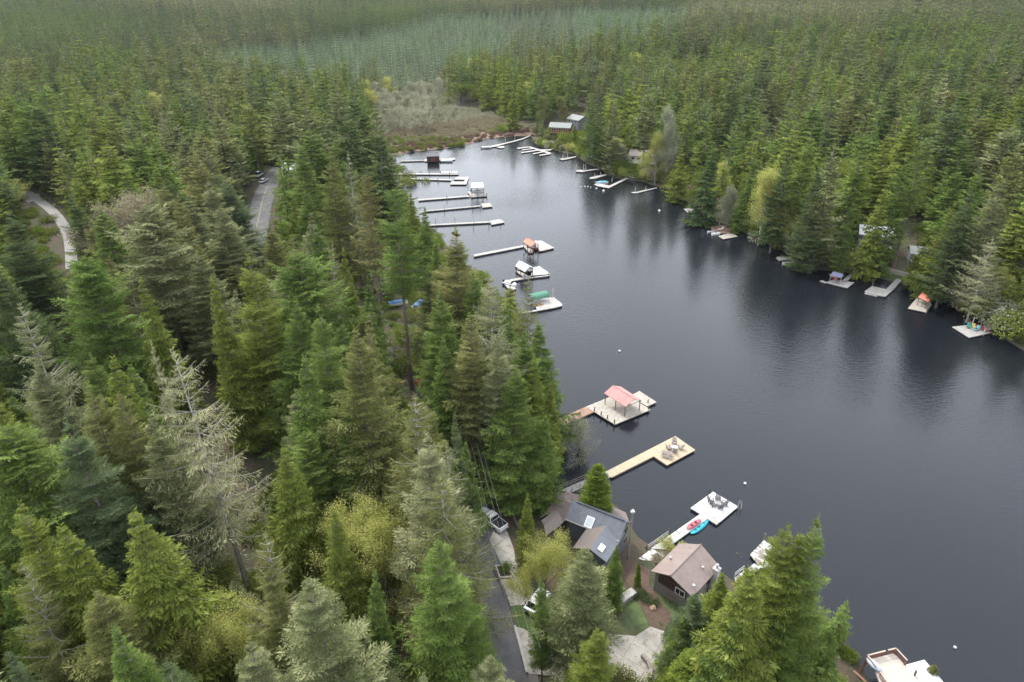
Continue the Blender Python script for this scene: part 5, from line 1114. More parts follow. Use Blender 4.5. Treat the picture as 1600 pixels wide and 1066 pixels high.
pb = P(*zh((1020, 690))[0], .48); e = empty('bench', (pb[0], pb[1], .48), -.5, 'weathered picnic bench on the tan dock', 'bench', 'tables on the docks'); k = MB()
for i in range(5): k.box((0, -.36 + i * .18, .73), (1.9, .14, .05))
k.build('table_top', CHG, e)
for s in (-1, 1): MB().box((0, s * .72, .45), (1.9, .26, .05)).build('seat', CHG, e); MB().box((s * .7, 0, .36), (.09, 1.5, .08)).box((s * .7, .25, .35), (.09, .09, .7)).box((s * .7, -.25, .35), (.09, .09, .7)).build('leg', CHG, e)
cB = P(*zi((722, 200))[0], .48)
for a, b_, nm in [(680, 205, 'near left'), (662, 178, 'far left'), (717, 165, 'far'), (765, 200, 'right'), (733, 222, 'near')]:
    q = zi((a, b_))[0]; p = P(*q, .48); chair(*q, .48, math.atan2(p[1] - cB[1], p[0] - cB[0]) - math.pi / 2, CHD, f'dark chair on the {nm} side of the ring on the white dock')
round_table(*zi((718, 197))[0], .48, simple('stone_top', (.35, .34, .33), .8), 'grey fire bowl table amid dark chairs on the white dock', .42, .4)
e = empty('swim_ladder', P(*zi((880, 207))[0], .48), -.3, 'steel swim ladder at the outer corner of the white dock', 'ladder'); 
for s in (-.25, .25): MB().tube([(0, s, -.6), (0, s, .9), (.3, s, 1.0), (.5, s, .8), (.5, s, -.9)], .035, 5).build('rail', STEEL, e)
k = MB()
for i in range(4): k.tube([(.5, -.25, -.7 + i * .3), (.5, .25, -.7 + i * .3)], .03, 5)
k.build('step', STEEL, e)
def lounger(u, v, z, rz, c, label):
    p = P(u, v, z); e = empty('deck_lounger', (p[0], p[1], z), rz, label, 'lounger', 'deck loungers on the right bank docks'); MB().slab([(-.9, -.4, .4), (.4, -.4, .4), (.4, .4, .4), (-.9, .4, .4)], .1).build('seat', c, e); MB().slab([(.4, -.4, .4), (1.1, -.4, 1.0), (1.1, .4, 1.0), (.4, .4, .4)], .1).build('backrest', c, e)
    for sx in (-.8, .4):
        for sy in (-.35, .35): MB().box((sx, sy, .15), (.07, .07, .3)).build('leg', STEEL, e)
for u, v, c, nm in [(*zg((715, 880))[0], RED, 'red lounger at the post of the umbrella dock'), (*zg((820, 928))[0], RED, 'red lounger at the right corner of the umbrella dock'), (*zg((668, 897))[0], simple('green_plastic', (.03, .25, .18), .6), 'green lounger on the umbrella dock'), (*zg((727, 910))[0], simple('yellow_plastic', (.62, .55, .18), .6), 'pale yellow lounger on the umbrella dock'),
                    (*zg((740, 922))[0], TEAL, 'teal lounger on the umbrella dock'), (*zf_((315, 725))[0], RED, 'red lounger left under the purple canopy'), (*zf_((345, 745))[0], RED, 'red lounger right under the purple canopy'), (*ze_((620, 505))[0], WHITE, 'white lounger on the U-shaped brown dock')]: lounger(u, v, .48, RND.random() * 3, c, nm)
ch = G(1332, 417); o = make_chair(simple('orange_chair', (.60, .16, .08), .7)); o.location = tuple(ch); o.scale = (2.2, 2.2, 2.2); o.rotation_euler = (0, 0, 2.4); tag(o, 'oversized orange garden chair at the head of the canopy dock gangway', 'chair', 'garden chairs on the docks')
# hut walls and table under the orange roof
p = P(*zg((245, 672))[0], .48); e = empty('picnic_table', (p[0], p[1], .48), .6, 'pale picnic table before the orange hut roof', 'table', 'tables on the docks'); MB().box((0, 0, .72), (1.8, .9, .06)).build('table_top', D_PALE, e)
for s in (-1, 1): MB().box((0, s * .8, .42), (1.8, .3, .05)).build('seat', D_PALE, e); MB().box((s * .7, 0, .35), (.08, 1.2, .68)).build('leg', D_PALE, e)
# mooring buoys
for i, (u, v, r_, c, lb) in enumerate([(968, 549, .28, 'w', 'white mooring buoy in mid-lake above the pink roofed dock'), (989, 798, .22, 'w', 'white mooring buoy off the metal roofed house'), (1164, 756, .25, 'r', 'red and white buoy off the white chair dock'), (1030, 330, .45, 'w', 'larger white buoy off the right bank'), (943, 299, .5, 'w', 'white buoy below the teal boat dock'), (932, 295, .35, 'w', 'last buoy of the swimming line before the teal boat dock'), (908, 292.5, .3, 'w', 'first buoy of the swimming line from the left'), (914, 292, .3, 'w', 'second buoy of the swimming line from the left'), (918.5, 292, .3, 'w', 'third buoy of the swimming line from the left'), (923, 293, .25, 'w', 'fourth buoy of the swimming line from the left'), (1052, 312, .35, 'w', 'buoy below the white-stemmed poplar'), (1506, 495, .25, 'y', 'yellow buoy above the umbrella dock'), (1492, 1012, .2, 'w', 'small buoy off the bottom deck')]):
    p = P(u, v, .05); e = empty('mooring_buoy', p, 0, lb, 'buoy', 'buoys on the lake'); mt = {'w': WHITE, 'r': WHITE, 'y': simple('yellow_buoy', (.5, .4, .05), .6)}[c]
    pr = [(r_ * math.sin(a), r_ * .35 - r_ * math.cos(a)) for a in np.linspace(.15, math.pi - .1, 8)]; MB().lathe(pr, n=10).build('float', mt, e, True); MB().lathe([(r_ * .2, r_ * 1.3), (r_ * .25, r_ * 1.5), (r_ * .05, r_ * 1.55)], n=6).build('eye', RED if c == 'r' else DARKW, e)
# ================================================================== HOUSES
SEAM = planks('blue_grey_seam_roof', (.155, .165, .185), .42, 'X', .22, gap=.3, rough=.4); SEAMY = planks('blue_grey_seam_roof_wing', (.155, .165, .185), .42, 'Y', .10, gap=.3, rough=.4)
BRN = planks('brown_metal_roof', (.30, .215, .195), .42, 'Y', .06, gap=.16, rough=.5); SHING = simple('brown_grey_shingles', (.20, .165, .145), .95, .2, 5)
SIDE = planks('grey_siding', (.13, .14, .16), .25, 'Z', .12, gap=.5); SHW = simple('shingle_wall', (.26, .235, .215), .95, .3, 6); DBR = simple('dark_brown_wall', (.07, .035, .025), .8)
TRIM = simple('pale_trim', (.45, .43, .40), .7)
def loc3(p, org, rz): x, y = rot2(p, org, rz); return np.array((x, y, p[2] - org[2]))
# --- grey metal roofed house
A, B, C, D = [P(*q, 6.4) for q in zl((318, 452), (925, 700), (1035, 420), (440, 242))]; zr1 = 8.3
rz = math.atan2(B[1] - A[1], B[0] - A[0]); org = (A + B + C + D) / 4; org[2] = 2.2; H1 = empty('house', org, rz, 'house with blue-grey standing seam roof and two skylights at the lake edge', 'house', 'lake houses')
a, b_, c_, d = [loc3(p, org, rz) for p in (A, B, C, D)]; hx = (abs(a[0]) + abs(b_[0])) / 2; hy = (abs(a[1]) + abs(d[1])) / 2; zE = 6.4 - 2.2; zR = zr1 - 2.2
rf = MB().slab([(-hx, -hy, zE), (hx, -hy, zE), (hx, 0, zR), (-hx, 0, zR)], .16).slab([(-hx, 0, zR), (hx, 0, zR), (hx, hy, zE), (-hx, hy, zE)], .16).build('roof', SEAM, H1)
MB().box((0.2, 0, zR + .06), (hx * 1.75, .34, .12)).build('ridge_vent', simple('dark_ridge', (.06, .07, .09), .5), rf)
MB().box((0, -hy - .05, zE - .06), (hx * 2, .10, .14)).build('gutter', TRIM, rf)
k = MB(); w0, w1 = hx - .5, hy - .5; k.prism([(-w0, -w1), (w0, -w1), (w0, w1), (-w0, w1)], -1.5, zE - .17)
sl_ = (zR - zE) / hy
for s in (-1, 1): k.add([(s * w0, -w1, zE - .17), (s * w0, w1, zE - .17), (s * w0, 0, zR - .35)], [(0, 1, 2) if s > 0 else (2, 1, 0)])
k.build('wall', SIDE, H1)
for x in (-3.0, 0, 3.0):
    wn = MB().box((x, w1 + .02, 2.2), (1.6, .06, 1.3)).build('window', TRIM, H1); MB().box((x, w1 + .06, 2.2), (1.4, .04, 1.1)).build('pane', GLASS, wn)
for y in (-1.6, 1.4):
    for zz in (1.2, 3.2): wn = MB().box((w0 + .02, y, zz), (.06, 1.2, 1.0)).build('window', TRIM, H1); MB().box((w0 + .06, y, zz), (.04, 1.0, .8)).build('pane', GLASS, wn)
def skylight(px, sx, sy, tilt_y=0, tilt_x=0, z=7.4):
    q = loc3(P(*px, z), org, rz); s = MB(); o = s.slab([(q[0] - sx / 2, q[1] - sy / 2, q[2] - sy / 2 * tilt_x - sx / 2 * tilt_y + .2), (q[0] + sx / 2, q[1] - sy / 2, q[2] - sy / 2 * tilt_x + sx / 2 * tilt_y + .2), (q[0] + sx / 2, q[1] + sy / 2, q[2] + sy / 2 * tilt_x + sx / 2 * tilt_y + .2), (q[0] - sx / 2, q[1] + sy / 2, q[2] + sy / 2 * tilt_x - sx / 2 * tilt_y + .2)], .4).build('skylight', WHITE, rf)
    f = .78; MB().slab([(q[0] + i * sx / 2 * f, q[1] + j * sy / 2 * f, q[2] + j * sy / 2 * f * tilt_x + i * sx / 2 * f * tilt_y + .225) for i, j in ((-1, -1), (1, -1), (1, 1), (-1, 1))], .02).build('pane', simple('skylight_dome', (.50, .55, .55), .25, .1), o)
def surf_z(px, zf):
    z = 7.0
    for _ in range(20): q = loc3(P(*px, z), org, rz); z = .5 * z + .5 * (zf(q[0], q[1]) + org[2])
    return z
q = zl((573, 478))[0]; skylight(q, 1.25, 1.25, 0, sl_, surf_z(q, lambda x, y: zR - abs(y) * sl_))
# cross wing towards the lane
WR = [loc3(P(*p, 6.2), org, rz) for p in zl((432, 695), (765, 915))]; xw0 = WR[0][0]; xw1 = WR[1][0]; xm = (xw0 + xw1) / 2; hw = abs(xw1 - xw0) / 2; yw = min(WR[0][1], WR[1][1]); zWE = 4.0; zWR = zWE + hw * .42
MB().slab([(xm, yw, zWR), (xm, -.3, zWR), (xm - hw, -.3, zWE), (xm - hw, yw, zWE)], .15).build('wing_roof', SHING, H1)
MB().slab([(xm, yw, zWR + .01), (xm + hw, yw, zWE + .01), (xm + hw, -.3, zWE + .01), (xm, -.3, zWR + .01)], .15).build('wing_roof', SEAMY, H1)
k = MB().prism([(xm - hw + .4, yw + .4), (xm + hw - .4, yw + .4), (xm + hw - .4, -w1 - .003), (xm - hw + .4, -w1 - .003)], -.5, zWE - .17).add([(xm - hw + .4, yw + .4, zWE - .17), (xm + hw - .4, yw + .4, zWE - .17), (xm, yw + .4, zWR - .2)], [(0, 1, 2)]); k.build('wing_wall', SIDE, H1)
q = zl((710, 762))[0]; zq = surf_z(q, lambda x, y: zWR - abs(x - xm) * .42); skylight(q, .75, 1.3, -.42, 0, zq)
# lakeside lean-to roof and brown terrace
k = MB().slab([(-hx + .6, hy + .02, zE - .5), (hx - .3, hy + .02, zE - .5), (hx - 2.0, hy + 2.6, zE - 1.1), (-hx + 1.2, hy + 3.0, zE - 1.1)], .14); k.build('lean_to_roof', SHING, H1)
for x in (-hx + 1.5, 0, hx - 2.4): MB().box((x, hy + 2.4, (zE - 1.2) / 2 - .8), (.14, .14, zE - 1.2 + 1.4)).build('porch_post', PILE, H1)
TB = planks('brown_terrace_boards', (.22, .165, .145), .2, 'Y', .2, gap=.4)
dock('brown timber terrace between lane trees and the metal roofed house', zl((200, 150), (380, 300)), [('deck', zl((20, 420), (120, 320), (200, 150), (265, 120), (500, 175), (400, 300), (330, 445), (270, 470), (190, 350)), TB, 3.9)], [], z=3.9, name='terrace', cat='terrace', rails=[(zl((200, 150))[0], zl((370, 300))[0], 3.9, 3.9)])
shelter('small brown-grey shingled porch roof left of the metal roofed house', zl((95, 622), (282, 470), (190, 340), (38, 450)), 6.2, 6.9, SHING, name='porch_roof', cat='roof', base=3.2, group=None)
# --- brown metal roofed house
zE2, zR2, g0 = 6.3, 8.3, 2.4
A, B, C, D = [P(*q, zE2) for q in zi((165, 745), (392, 522), (755, 668), (540, 905))]; rz2 = math.atan2(B[1] - A[1], B[0] - A[0]); org2 = (A + B + C + D) / 4; org2[2] = g0
H2 = empty('house', org2, rz2, 'house with pinkish brown metal gable roof, white chimney and shingle wall', 'house', 'lake houses'); a, b_, c_, d = [loc3(p, org2, rz2) for p in (A, B, C, D)]
hx = (abs(a[0]) + abs(b_[0]) + abs(c_[0]) + abs(d[0])) / 4; hy = (abs(a[1]) + abs(d[1])) / 2; zE = zE2 - g0; zR = zR2 - g0; s2 = (zR - zE) / hy
rf2 = MB().slab([(-hx, hy, zE), (hx, hy, zE), (hx, 0, zR), (-hx - .6, 0, zR)], .18).slab([(-hx, -hy, zE), (-hx - .6, 0, zR), (hx, 0, zR), (hx, -hy, zE)], .18).build('roof', planks('brown_metal_sheets', (.29, .22, .19), .42, 'X', .14, gap=.14, rough=.5), H2)
MB().tube([(-hx - .6, 0, zR + .02), (hx, 0, zR + .02)], .09, 5).build('ridge_cap', simple('ridge_brown', (.27, .19, .17), .5), rf2)
for px_, py_ in ((-.5, 2.2), (.9, -2.0), (-2.4, -2.6)): MB().lathe([(.11, -.1), (.11, .35), (.17, .36), (.17, .46), (.03, .5)], (px_, py_, zR - abs(py_) * s2), 8).build('vent_pipe', WHITE if py_ < -2.1 else STEEL, rf2)
w0, w1 = hx - .45, hy - .5
k = MB().prism([(-w0, -w1), (w0, -w1), (w0, w1), (-w0, w1)], -1.5, zE - .19); k.build('wall', SHW, H2)
k = MB()
for s in (-1, 1): k.add([(s * (w0 + .01), -w1, zE - .19), (s * (w0 + .01), w1, zE - .19), (s * (w0 + .01), 0, zR - .38)], [(0, 1, 2) if s > 0 else (2, 1, 0)])
k.build('gable_wall', DBR, H2)
MB().box((-w0 - .03, 0, zE - .9), (.05, w1 * 1.6, 1.3)).build('porch_panel', DBR, H2)
wn = MB().box((-w0 - .08, -w1 * .45, zE - .95), (.06, 1.5, 1.1)).build('window', WHITE, H2); MB().box((-w0 - .12, -w1 * .45, zE - .95), (.04, 1.25, .8)).build('pane', GLASS, wn); MB().box((-w0 - .15, -w1 * .45, zE - .95), (.03, .06, .8)).build('mullion', WHITE, wn)
ch_ = MB().box((hx * .62, -hy - .15, 1.9), (.8, .8, 5.6)).build('chimney', simple('white_brick', (.55, .52, .48), .9, .15), H2); MB().box((hx * .62, -hy - .15, 4.76), (.95, .95, .12)).build('chimney_cap', TRIM, ch_); MB().lathe([(.16, 4.82), (.16, 5.3), (.24, 5.32), (.2, 5.5), (.03, 5.55)], (hx * .62, -hy - .15, 0), 8).build('flue', STEEL, ch_)
for x in (-1.5, 1.5): wn = MB().box((x, -w1 - .02, zE - 1.4), (1.3, .06, 1.1)).build('window', WHITE, H2); MB().box((x, -w1 - .06, zE - 1.4), (1.1, .04, .9)).build('pane', GLASS, wn)
for x in (-1.5, 2): wn = MB().box((x, w1 + .02, zE - 1.4), (1.6, .06, 1.3)).build('window', WHITE, H2); MB().box((x, w1 + .06, zE - 1.4), (1.4, .04, 1.1)).build('pane', GLASS, wn)
# --- bottom railed deck
RB = simple('red_brown_railing', (.22, .10, .07), .8, .25); RT = simple('tan_rail_cap', (.48, .38, .30), .7, .15)
zt_ = 2.6
dp = zk((290, 285), (685, 185), (830, 345), (1050, 600), (1250, 900), (600, 900), (420, 420)); org3 = P(*dp[0], zt_); a1 = P(*dp[2], zt_); a0 = P(*dp[1], zt_); rz3 = math.atan2(a1[1] - a0[1], a1[0] - a0[0])
org3[2] = 0; DK = empty('railed_deck', org3, rz3, 'raised tan deck with red-brown railing at the bottom edge', 'deck', 'lake houses'); lp = [rot2(P(u, v, zt_), org3, rz3) for u, v in dp]
MB().prism(lp, zt_ - .2, zt_).build('floor', planks('tan_deck_floor', (.50, .44, .38), .14, 'X', .12, gap=.15), DK)
def rail(p0, p1, z0=zt_, closed=True):
    A, B = np.array(rot2(P(*p0, z0), org3, rz3)), np.array(rot2(P(*p1, z0), org3, rz3)); n_ = max(2, int(np.linalg.norm(B - A) / .13)); k = MB(); an = math.atan2(*(B - A)[::-1])
    for i in range(n_ + 1): q = A + (B - A) * i / n_; k.box((q[0], q[1], z0 + .48), (.05, .05, .86), an)
    mid = (A + B) / 2; r_ = k.build('railing', RB, DK); MB().box((mid[0], mid[1], z0 + .95), (np.linalg.norm(B - A) + .12, .16, .06), an).build('rail_cap', RT, r_)
K_ = zk((290, 285), (535, 222), (580, 210), (685, 185), (835, 350), (960, 500), (410, 430), (470, 520), (700, 860))
rail(K_[0], K_[1]); rail(K_[2], K_[3]); rail(K_[3], K_[4]); rail(K_[0], K_[6]); rail(K_[7], K_[8])
for q in (dp[0], dp[1], dp[2]): p = rot2(P(*q, zt_), org3, rz3); MB().box((p[0], p[1], 1.1), (.2, .2, zt_ - .25 + 1.5)).build('post', RB, DK)
st = MB()
for i in range(6): q = rot2(P(*zk((200 + i * 30, 500 + i * 34))[0], 2.2 - i * .28), org3, rz3); st.box((q[0], q[1], 2.2 - i * .28), (1.6, .32, .06), .2)
st.build('stairs', RB, DK)
dock('bleached lower float beside the railed deck at the bottom edge', zk((850, 345), (1105, 275)), [('platform', zk((845, 345), (1105, 275), (1350, 560), (1500, 760), (1080, 800)), D_WORN, .9)], [zk((965, 500))[0] + (1.0,)], z=.9)
p = P(*zk((400, 350))[0], zt_ + .3); e = empty('grill', (p[0], p[1], zt_), rz3 + .1, 'covered white and blue tub standing inside the deck railing', 'tub'); MB().lathe([(.35, 0), (.5, .3), (.5, .55), (.3, .66), (.05, .68)], n=14).build('body', simple('pale_blue_plastic', (.45, .52, .60), .5), e, True); e.name = 'covered_tub'; e.scale = (2.1, 1.0, 1.0)
# --- distant houses
def far_house(label, u, v, W, D_, H, rz, wall, roof, storeys=1, deck=None, name='house', roof_h=1.6, cat='house', ground=None):
    g = G(u, v); e = empty(name, g, rz, label, cat, 'lake houses'); MB().prism([(-W / 2, -D_ / 2), (W / 2, -D_ / 2), (W / 2, D_ / 2), (-W / 2, D_ / 2)], -1.5, H).add([(-W / 2, -D_ / 2, H), (-W / 2, D_ / 2, H), (-W / 2, 0, H + roof_h)], [(2, 1, 0)]).add([(W / 2, -D_ / 2, H), (W / 2, D_ / 2, H), (W / 2, 0, H + roof_h)], [(0, 1, 2)]).build('wall', wall, e)
    hw = W / 2 + .5; hd = D_ / 2 + .6; ex = .6 * roof_h / (D_ / 2); MB().slab([(-hw, -hd, H - ex), (hw, -hd, H - ex), (hw, 0, H + roof_h + .04), (-hw, 0, H + roof_h + .04)], .15).slab([(-hw, 0, H + roof_h + .04), (hw, 0, H + roof_h + .04), (hw, hd, H - ex), (-hw, hd, H - ex)], .15).build('roof', roof, e)
    for s in range(storeys):
        zc_ = H - 1.4 - s * 2.7
        for i in range(int(W // 2.6)):
            x = -W / 2 + 1.6 + i * 2.6; wn = MB().box((x, -D_ / 2 - .03, zc_), (1.5, .06, 1.2)).build('window', WHITE, e); MB().box((x, -D_ / 2 - .07, zc_), (1.3, .04, 1.0)).build('pane', GLASS, wn)
    if deck:
        zd_ = deck; fl = MB().box((0, -D_ / 2 - 1.3, zd_), (W, 2.4, .18)).build('balcony', TRIM if wall is not REDW else RB, e)
        k = MB()
        for i in range(int(W / .5) + 1): k.box((-W / 2 + i * .5, -D_ / 2 - 2.45, zd_ + .5), (.06, .06, .9))
        k.box((0, -D_ / 2 - 2.45, zd_ + 1.0), (W, .1, .08)).build('railing', WHITE if wall is not REDW else RB, fl)
        for x in (-W / 2 + .3, 0, W / 2 - .3): MB().box((x, -D_ / 2 - 2.4, zd_ / 2 - .8), (.16, .16, zd_ + 1.4)).build('post', TRIM, e)
    return e
REDW = simple('red_brown_wall', (.19, .065, .045), .8, .2); GRYW = simple('grey_wall', (.22, .22, .23), .85); WHW = simple('white_wall', (.62, .60, .56), .8); GRF = simple('grey_green_roof', (.28, .29, .27), .8); WRF = simple('white_metal_roof', (.68, .68, .70), .5)
far_house('two-storey red-brown house with balcony at the far right shore', 876, 213, 11, 8, 5.6, -.25, REDW, GRF, 2, 2.8)
far_house('grey-roofed house end behind the red-brown house', 903, 202, 9, 8, 6, -.9, GRYW, GRF, 1)
far_house('small white cabin at the edge of the marsh', 801, 203, 4, 3.4, 2.3, .1, WHW, GRF, 1, name='cabin', cat='cabin', roof_h=1)
far_house('grey house with white balcony half hidden over the canopy dock', 1361, 392, 9, 7, 6.4, -.35, GRYW, WRF, 2, 3.0)
far_house('small grey cabin with pale porch on the brown slope', 1432, 408, 5, 5, 3.4, -.3, GRYW, GRF, 1, 1.0, name='cabin', cat='cabin', roof_h=1.2)
far_house('grey-roofed house in trees left of the yellow poplar', 1005, 256, 12, 8, 4.5, -.3, WHW, simple('brown_roof', (.24, .20, .18), .9), 1, 1.5)
far_house('white-roofed house in the trees right of the paved road', 466, 280, 9, 7, 5, -.2, GRYW, WRF, 1)
far_house('grey cabin behind the pale half-dead fir at the right edge', 1582, 432, 9, 7, 4, -.4, GRYW, simple('lilac_grey_roof', (.32, .30, .31), .8), 1)
# ------------------------------------------------------------------ vehicles
def wheel(x, y, e, r=.38):
    t = MB(); V = []; 
    t.tube([(x, y - .12, r), (x, y + .12, r)], r, 14); w_ = t.build('tyre', BLACK, e); MB().tube([(x, y - .13, r), (x, y + .13, r)], r * .58, 10).build('rim', STEEL, w_)
WP = simple('white_car_paint', (.80, .80, .81), .25, .04)
def pickup(g, rz, label):
    e = empty('pickup_truck', g, rz, label, 'pickup truck', 'vehicles'); bw = .98
    def sect(x, zb, zt, w): return [(x, -w, zb), (x, -w, zt * .92), (x, -w * .94, zt), (x, w * .94, zt), (x, w, zt * .92), (x, w, zb)]
    S = [sect(-2.85, .62, 1.12, .93), sect(-2.75, .5, 1.18, bw), sect(-.75, .45, 1.20, bw), sect(1.3, .45, 1.20, bw), sect(2.35, .45, 1.14, .96), sect(2.75, .5, 1.0, .86), sect(2.85, .6, .9, .76)]
    V = sum(S, []); F = []
    for i in range(len(S) - 1):
        for j in range(6): F.append((i * 6 + j, i * 6 + (j + 1) % 6, (i + 1) * 6 + (j + 1) % 6, (i + 1) * 6 + j))
    F += [(5, 4, 3, 2, 1, 0), tuple(range(36, 42))]; MB().add(V, F).build('body', WP, e)
    cb = [(-.85, .92, 1.19), (1.25, .92, 1.19), (.62, .76, 1.80), (-.62, .78, 1.84)]; V = [(x, -y, z) for x, y, z in cb] + [(x, y, z) for x, y, z in cb]
    MB().add(V, [(0, 1, 2, 3), (7, 6, 5, 4), (0, 4, 5, 1), (1, 5, 6, 2), (2, 6, 7, 3), (3, 7, 4, 0)]).build('cab', WP, e)
    MB().slab([(1.22, -.82, 1.26), (1.22, .82, 1.26), (.70, .70, 1.77), (.70, -.70, 1.77)], .02).build('windscreen', GLASS, e)
    MB().slab([(-.85, -.78, 1.27), (-.70, -.70, 1.77), (-.70, .70, 1.77), (-.85, .78, 1.27)], .02).build('rear_window', GLASS, e)
    for s in (-1, 1):
        for x0, x1, a0_, a1_ in ((-.68, .14, -.60, .14), (.22, 1.05, .22, .60)): MB().add([(x0, s * .925, 1.27), (x1, s * .925, 1.27), (a1_, s * .80, 1.74), (a0_, s * .80, 1.74)], [(0, 1, 2, 3) if s < 0 else (3, 2, 1, 0)]).build('side_window', GLASS, e)
        MB().box((1.0, s * 1.08, 1.3), (.14, .22, .18)).build('mirror', BLACK, e); MB().box((-2.84, s * .86, .98), (.06, .16, .3)).build('taillight', RED, e); MB().box((2.76, s * .72, .86), (.12, .26, .14)).build('headlight', GLASS, e)
        for x in (-1.85, 1.85): wheel(x, s * .88, e, .42)
    MB().box((-1.82, 0, 1.225), (1.78, 1.62, .05)).build('bed_cover', simple('black_vinyl', (.015, .015, .017), .8, .2), e); MB().box((-2.93, 0, .62), (.16, 1.8, .2)).build('bumper', STEEL, e); MB().box((2.88, 0, .6), (.12, 1.6, .2)).build('bumper', BLACK, e)
    return e
f_, r_2 = G(*Z6([(215, 440)])[0]), G(*Z6([(425, 600)])[0]); pickup((f_ + r_2) / 2 + (0, 0, .12), math.atan2(f_[1] - r_2[1], f_[0] - r_2[0]), 'white pickup with black bed cover parked at the lane edge')
def car(g, rz, label, paint, name='parked_car', cat='car', Hh=1.45, L=4.4):
    e = empty(name, g, rz, label, cat, 'vehicles'); k = [(-L / 2, .45), (-L / 2, .9), (-L * .3, .98), (L * .22, .95), (L * .46, .8), (L / 2, .6), (L / 2, .4)]; V = [(x, -.88, z) for x, z in k] + [(x, .88, z) for x, z in k]; n_ = len(k)
    MB().add(V, [tuple(range(n_)), tuple(range(2 * n_ - 1, n_ - 1, -1))] + [((i + 1) % n_, i, n_ + i, n_ + (i + 1) % n_) for i in range(n_)]).build('body', paint, e)
    c = [(-L * .42, .78, .93), (L * .22, .78, .93), (L * .06, .62, Hh), (-L * .30, .64, Hh)]; V = [(x, -y, z) for x, y, z in c] + [(x, y, z) for x, y, z in c]; MB().add(V, [(0, 1, 2, 3), (7, 6, 5, 4), (0, 4, 5, 1), (1, 5, 6, 2), (3, 7, 4, 0)]).build('window', GLASS, e); MB().box((-L * .12, 0, Hh + .015), (L * .35, 1.24, .05)).build('roof', paint, e)
    for s in (-1, 1):
        for x in (-L * .3, L * .3): wheel(x, s * .8, e, .32)
    return e
car(G(*Z4([(470, 400)])[0]) + (0, 0, .15), 1.0, 'white car half hidden under the grey-green fir by the drive', WP)
for u, v, a_, lb in [(405, 276, 1.5, 'white van standing at the far end of the paved road'), (413, 285, 1.4, 'grey-white car near the far end of the paved road'), (1397, 106, .3, 'left one of two white trucks in the high forest gap'), (1404, 109, .5, 'right one of two white trucks in the high forest gap')]: g = G(u, v) + (0, 0, .15); c_r = car(g, a_, lb, WP, 'parked_van' if 'car' not in lb else 'parked_car', 'van' if 'car' not in lb else 'car', 2.1 if 'car' not in lb else 1.45, 5.5)
# ------------------------------------------------------------------ poles, wires, fences, bins
POLE = simple('grey_pole_wood', (.33, .29, .25), .9, .3, 3)
def pole(p, h, label, rz, arm=True, can=True):
    e = empty('utility_pole', p, rz, label, 'utility pole', 'poles and wires'); MB().tube([(0, 0, -.5), (0, 0, h)], .17, 9, r2=.11).build('pole', POLE, e)
    if arm:
        a_ = MB().box((0, .16, h - .5), (2.4, .12, .14)).build('crossarm', POLE, e)
        for x in (-1.1, -.45, .45, 1.1): MB().lathe([(.05, 0), (.09, .08), (.05, .14), (.08, .2), (.02, .24)], (x, .16, h - .43), 7).build('insulator', WHITE, a_)
    if can: MB().lathe([(.26, 0), (.30, .05), (.30, .75), (.24, .86), (.08, .9)], (-.35, -.25, h - 2.1), 12).build('transformer', simple('grey_enamel', (.55, .56, .57), .4, .08), e, True)
    return e
pp = Ph(733, 660, 11.5); pole(pp, 11.5, 'utility pole with crossarm and pale transformer beside the lane', .35)
pq = Ph(1005, 1075, 10); pn = G(800, 1120); pn = np.array((pn[0] + 2, pn[1], pn[2]))
pfar = G(655, 590)
WIRE = simple('aluminium_wire', (.30, .30, .30), .6)
def wire(label, a_, b_, sag=1.2, r_=.012):
    k = MB(); pts_ = [np.array(a_) + (np.array(b_) - np.array(a_)) * f - np.array((0, 0, sag * 4 * f * (1 - f))) for f in np.linspace(0, 1, 15)]; o = k.tube(pts_, r_, 4).build('power_line', WIRE); tag(o, label, 'power line', 'poles and wires'); return o
for i, x in enumerate((-1.1, -.45, .45, 1.1)):
    o_ = np.array((x * math.cos(.35), x * math.sin(.35), 0)); top = np.array((pp[0], pp[1], pp[2] + 11.3)) + o_
    wire(f'{ordinal(i)} overhead wire from the left running from the crossarm down along the lane', top, np.array((pn[0], pn[1], pn[2] + 11)) + o_); wire(f'{ordinal(i)} overhead wire from the left running from the crossarm away up the lane', top, np.array((pfar[0], pfar[1], pfar[2] + 10)) + o_)
ph = Ph(989, 800, 9.0); e = pole(ph, 9.0, 'slim dark pole with two globe lamps at the corner of the metal roofed house', .5, False, False)
for x, y, z in ((-.25, 0, 9.1), (.25, .1, 8.8)): MB().lathe([(.04, -.2), (.16, -.1), (.19, .03), (.13, .15), (.02, .19)], (x, y, z), 9).build('lamp_globe', WHITE, e, True)
def rail_fence(label, pts, h=1.2, rails=3, mat=None, name='rail_fence'):
    w_ = [G(u, v) for u, v in pts]; org = w_[0]; e = empty(name, org, 0, label, 'fence', 'fences and walls'); P3 = [p - org for p in w_]
    for a_, b_ in zip(P3[:-1], P3[1:]):
        n_ = max(1, int(np.linalg.norm(b_ - a_) / 2.2))
        for i in range(n_): q = a_ + (b_ - a_) * i / n_; MB().box((q[0], q[1], h / 2 - .1), (.13, .13, h + .2)).build('post', mat or PILE, e)
        k = MB()
        for j in range(rails): zz = h * (j + 1) / rails - .1; k.tube([(a_[0], a_[1], a_[2] + zz), (b_[0], b_[1], b_[2] + zz)], .055, 5)
        k.build('rail', mat or PILE, e)
rail_fence('weathered timber rail fence behind the white pickup', Z6([(350, 335), (470, 410), (560, 405), (600, 470)]), mat=simple('weathered_rail', (.34, .28, .22), .9))
rail_fence('second rail fence nearer the white pickup', Z6([(330, 400), (420, 450), (540, 470), (600, 590)]), mat=simple('weathered_rail_low', (.27, .22, .17), .9))
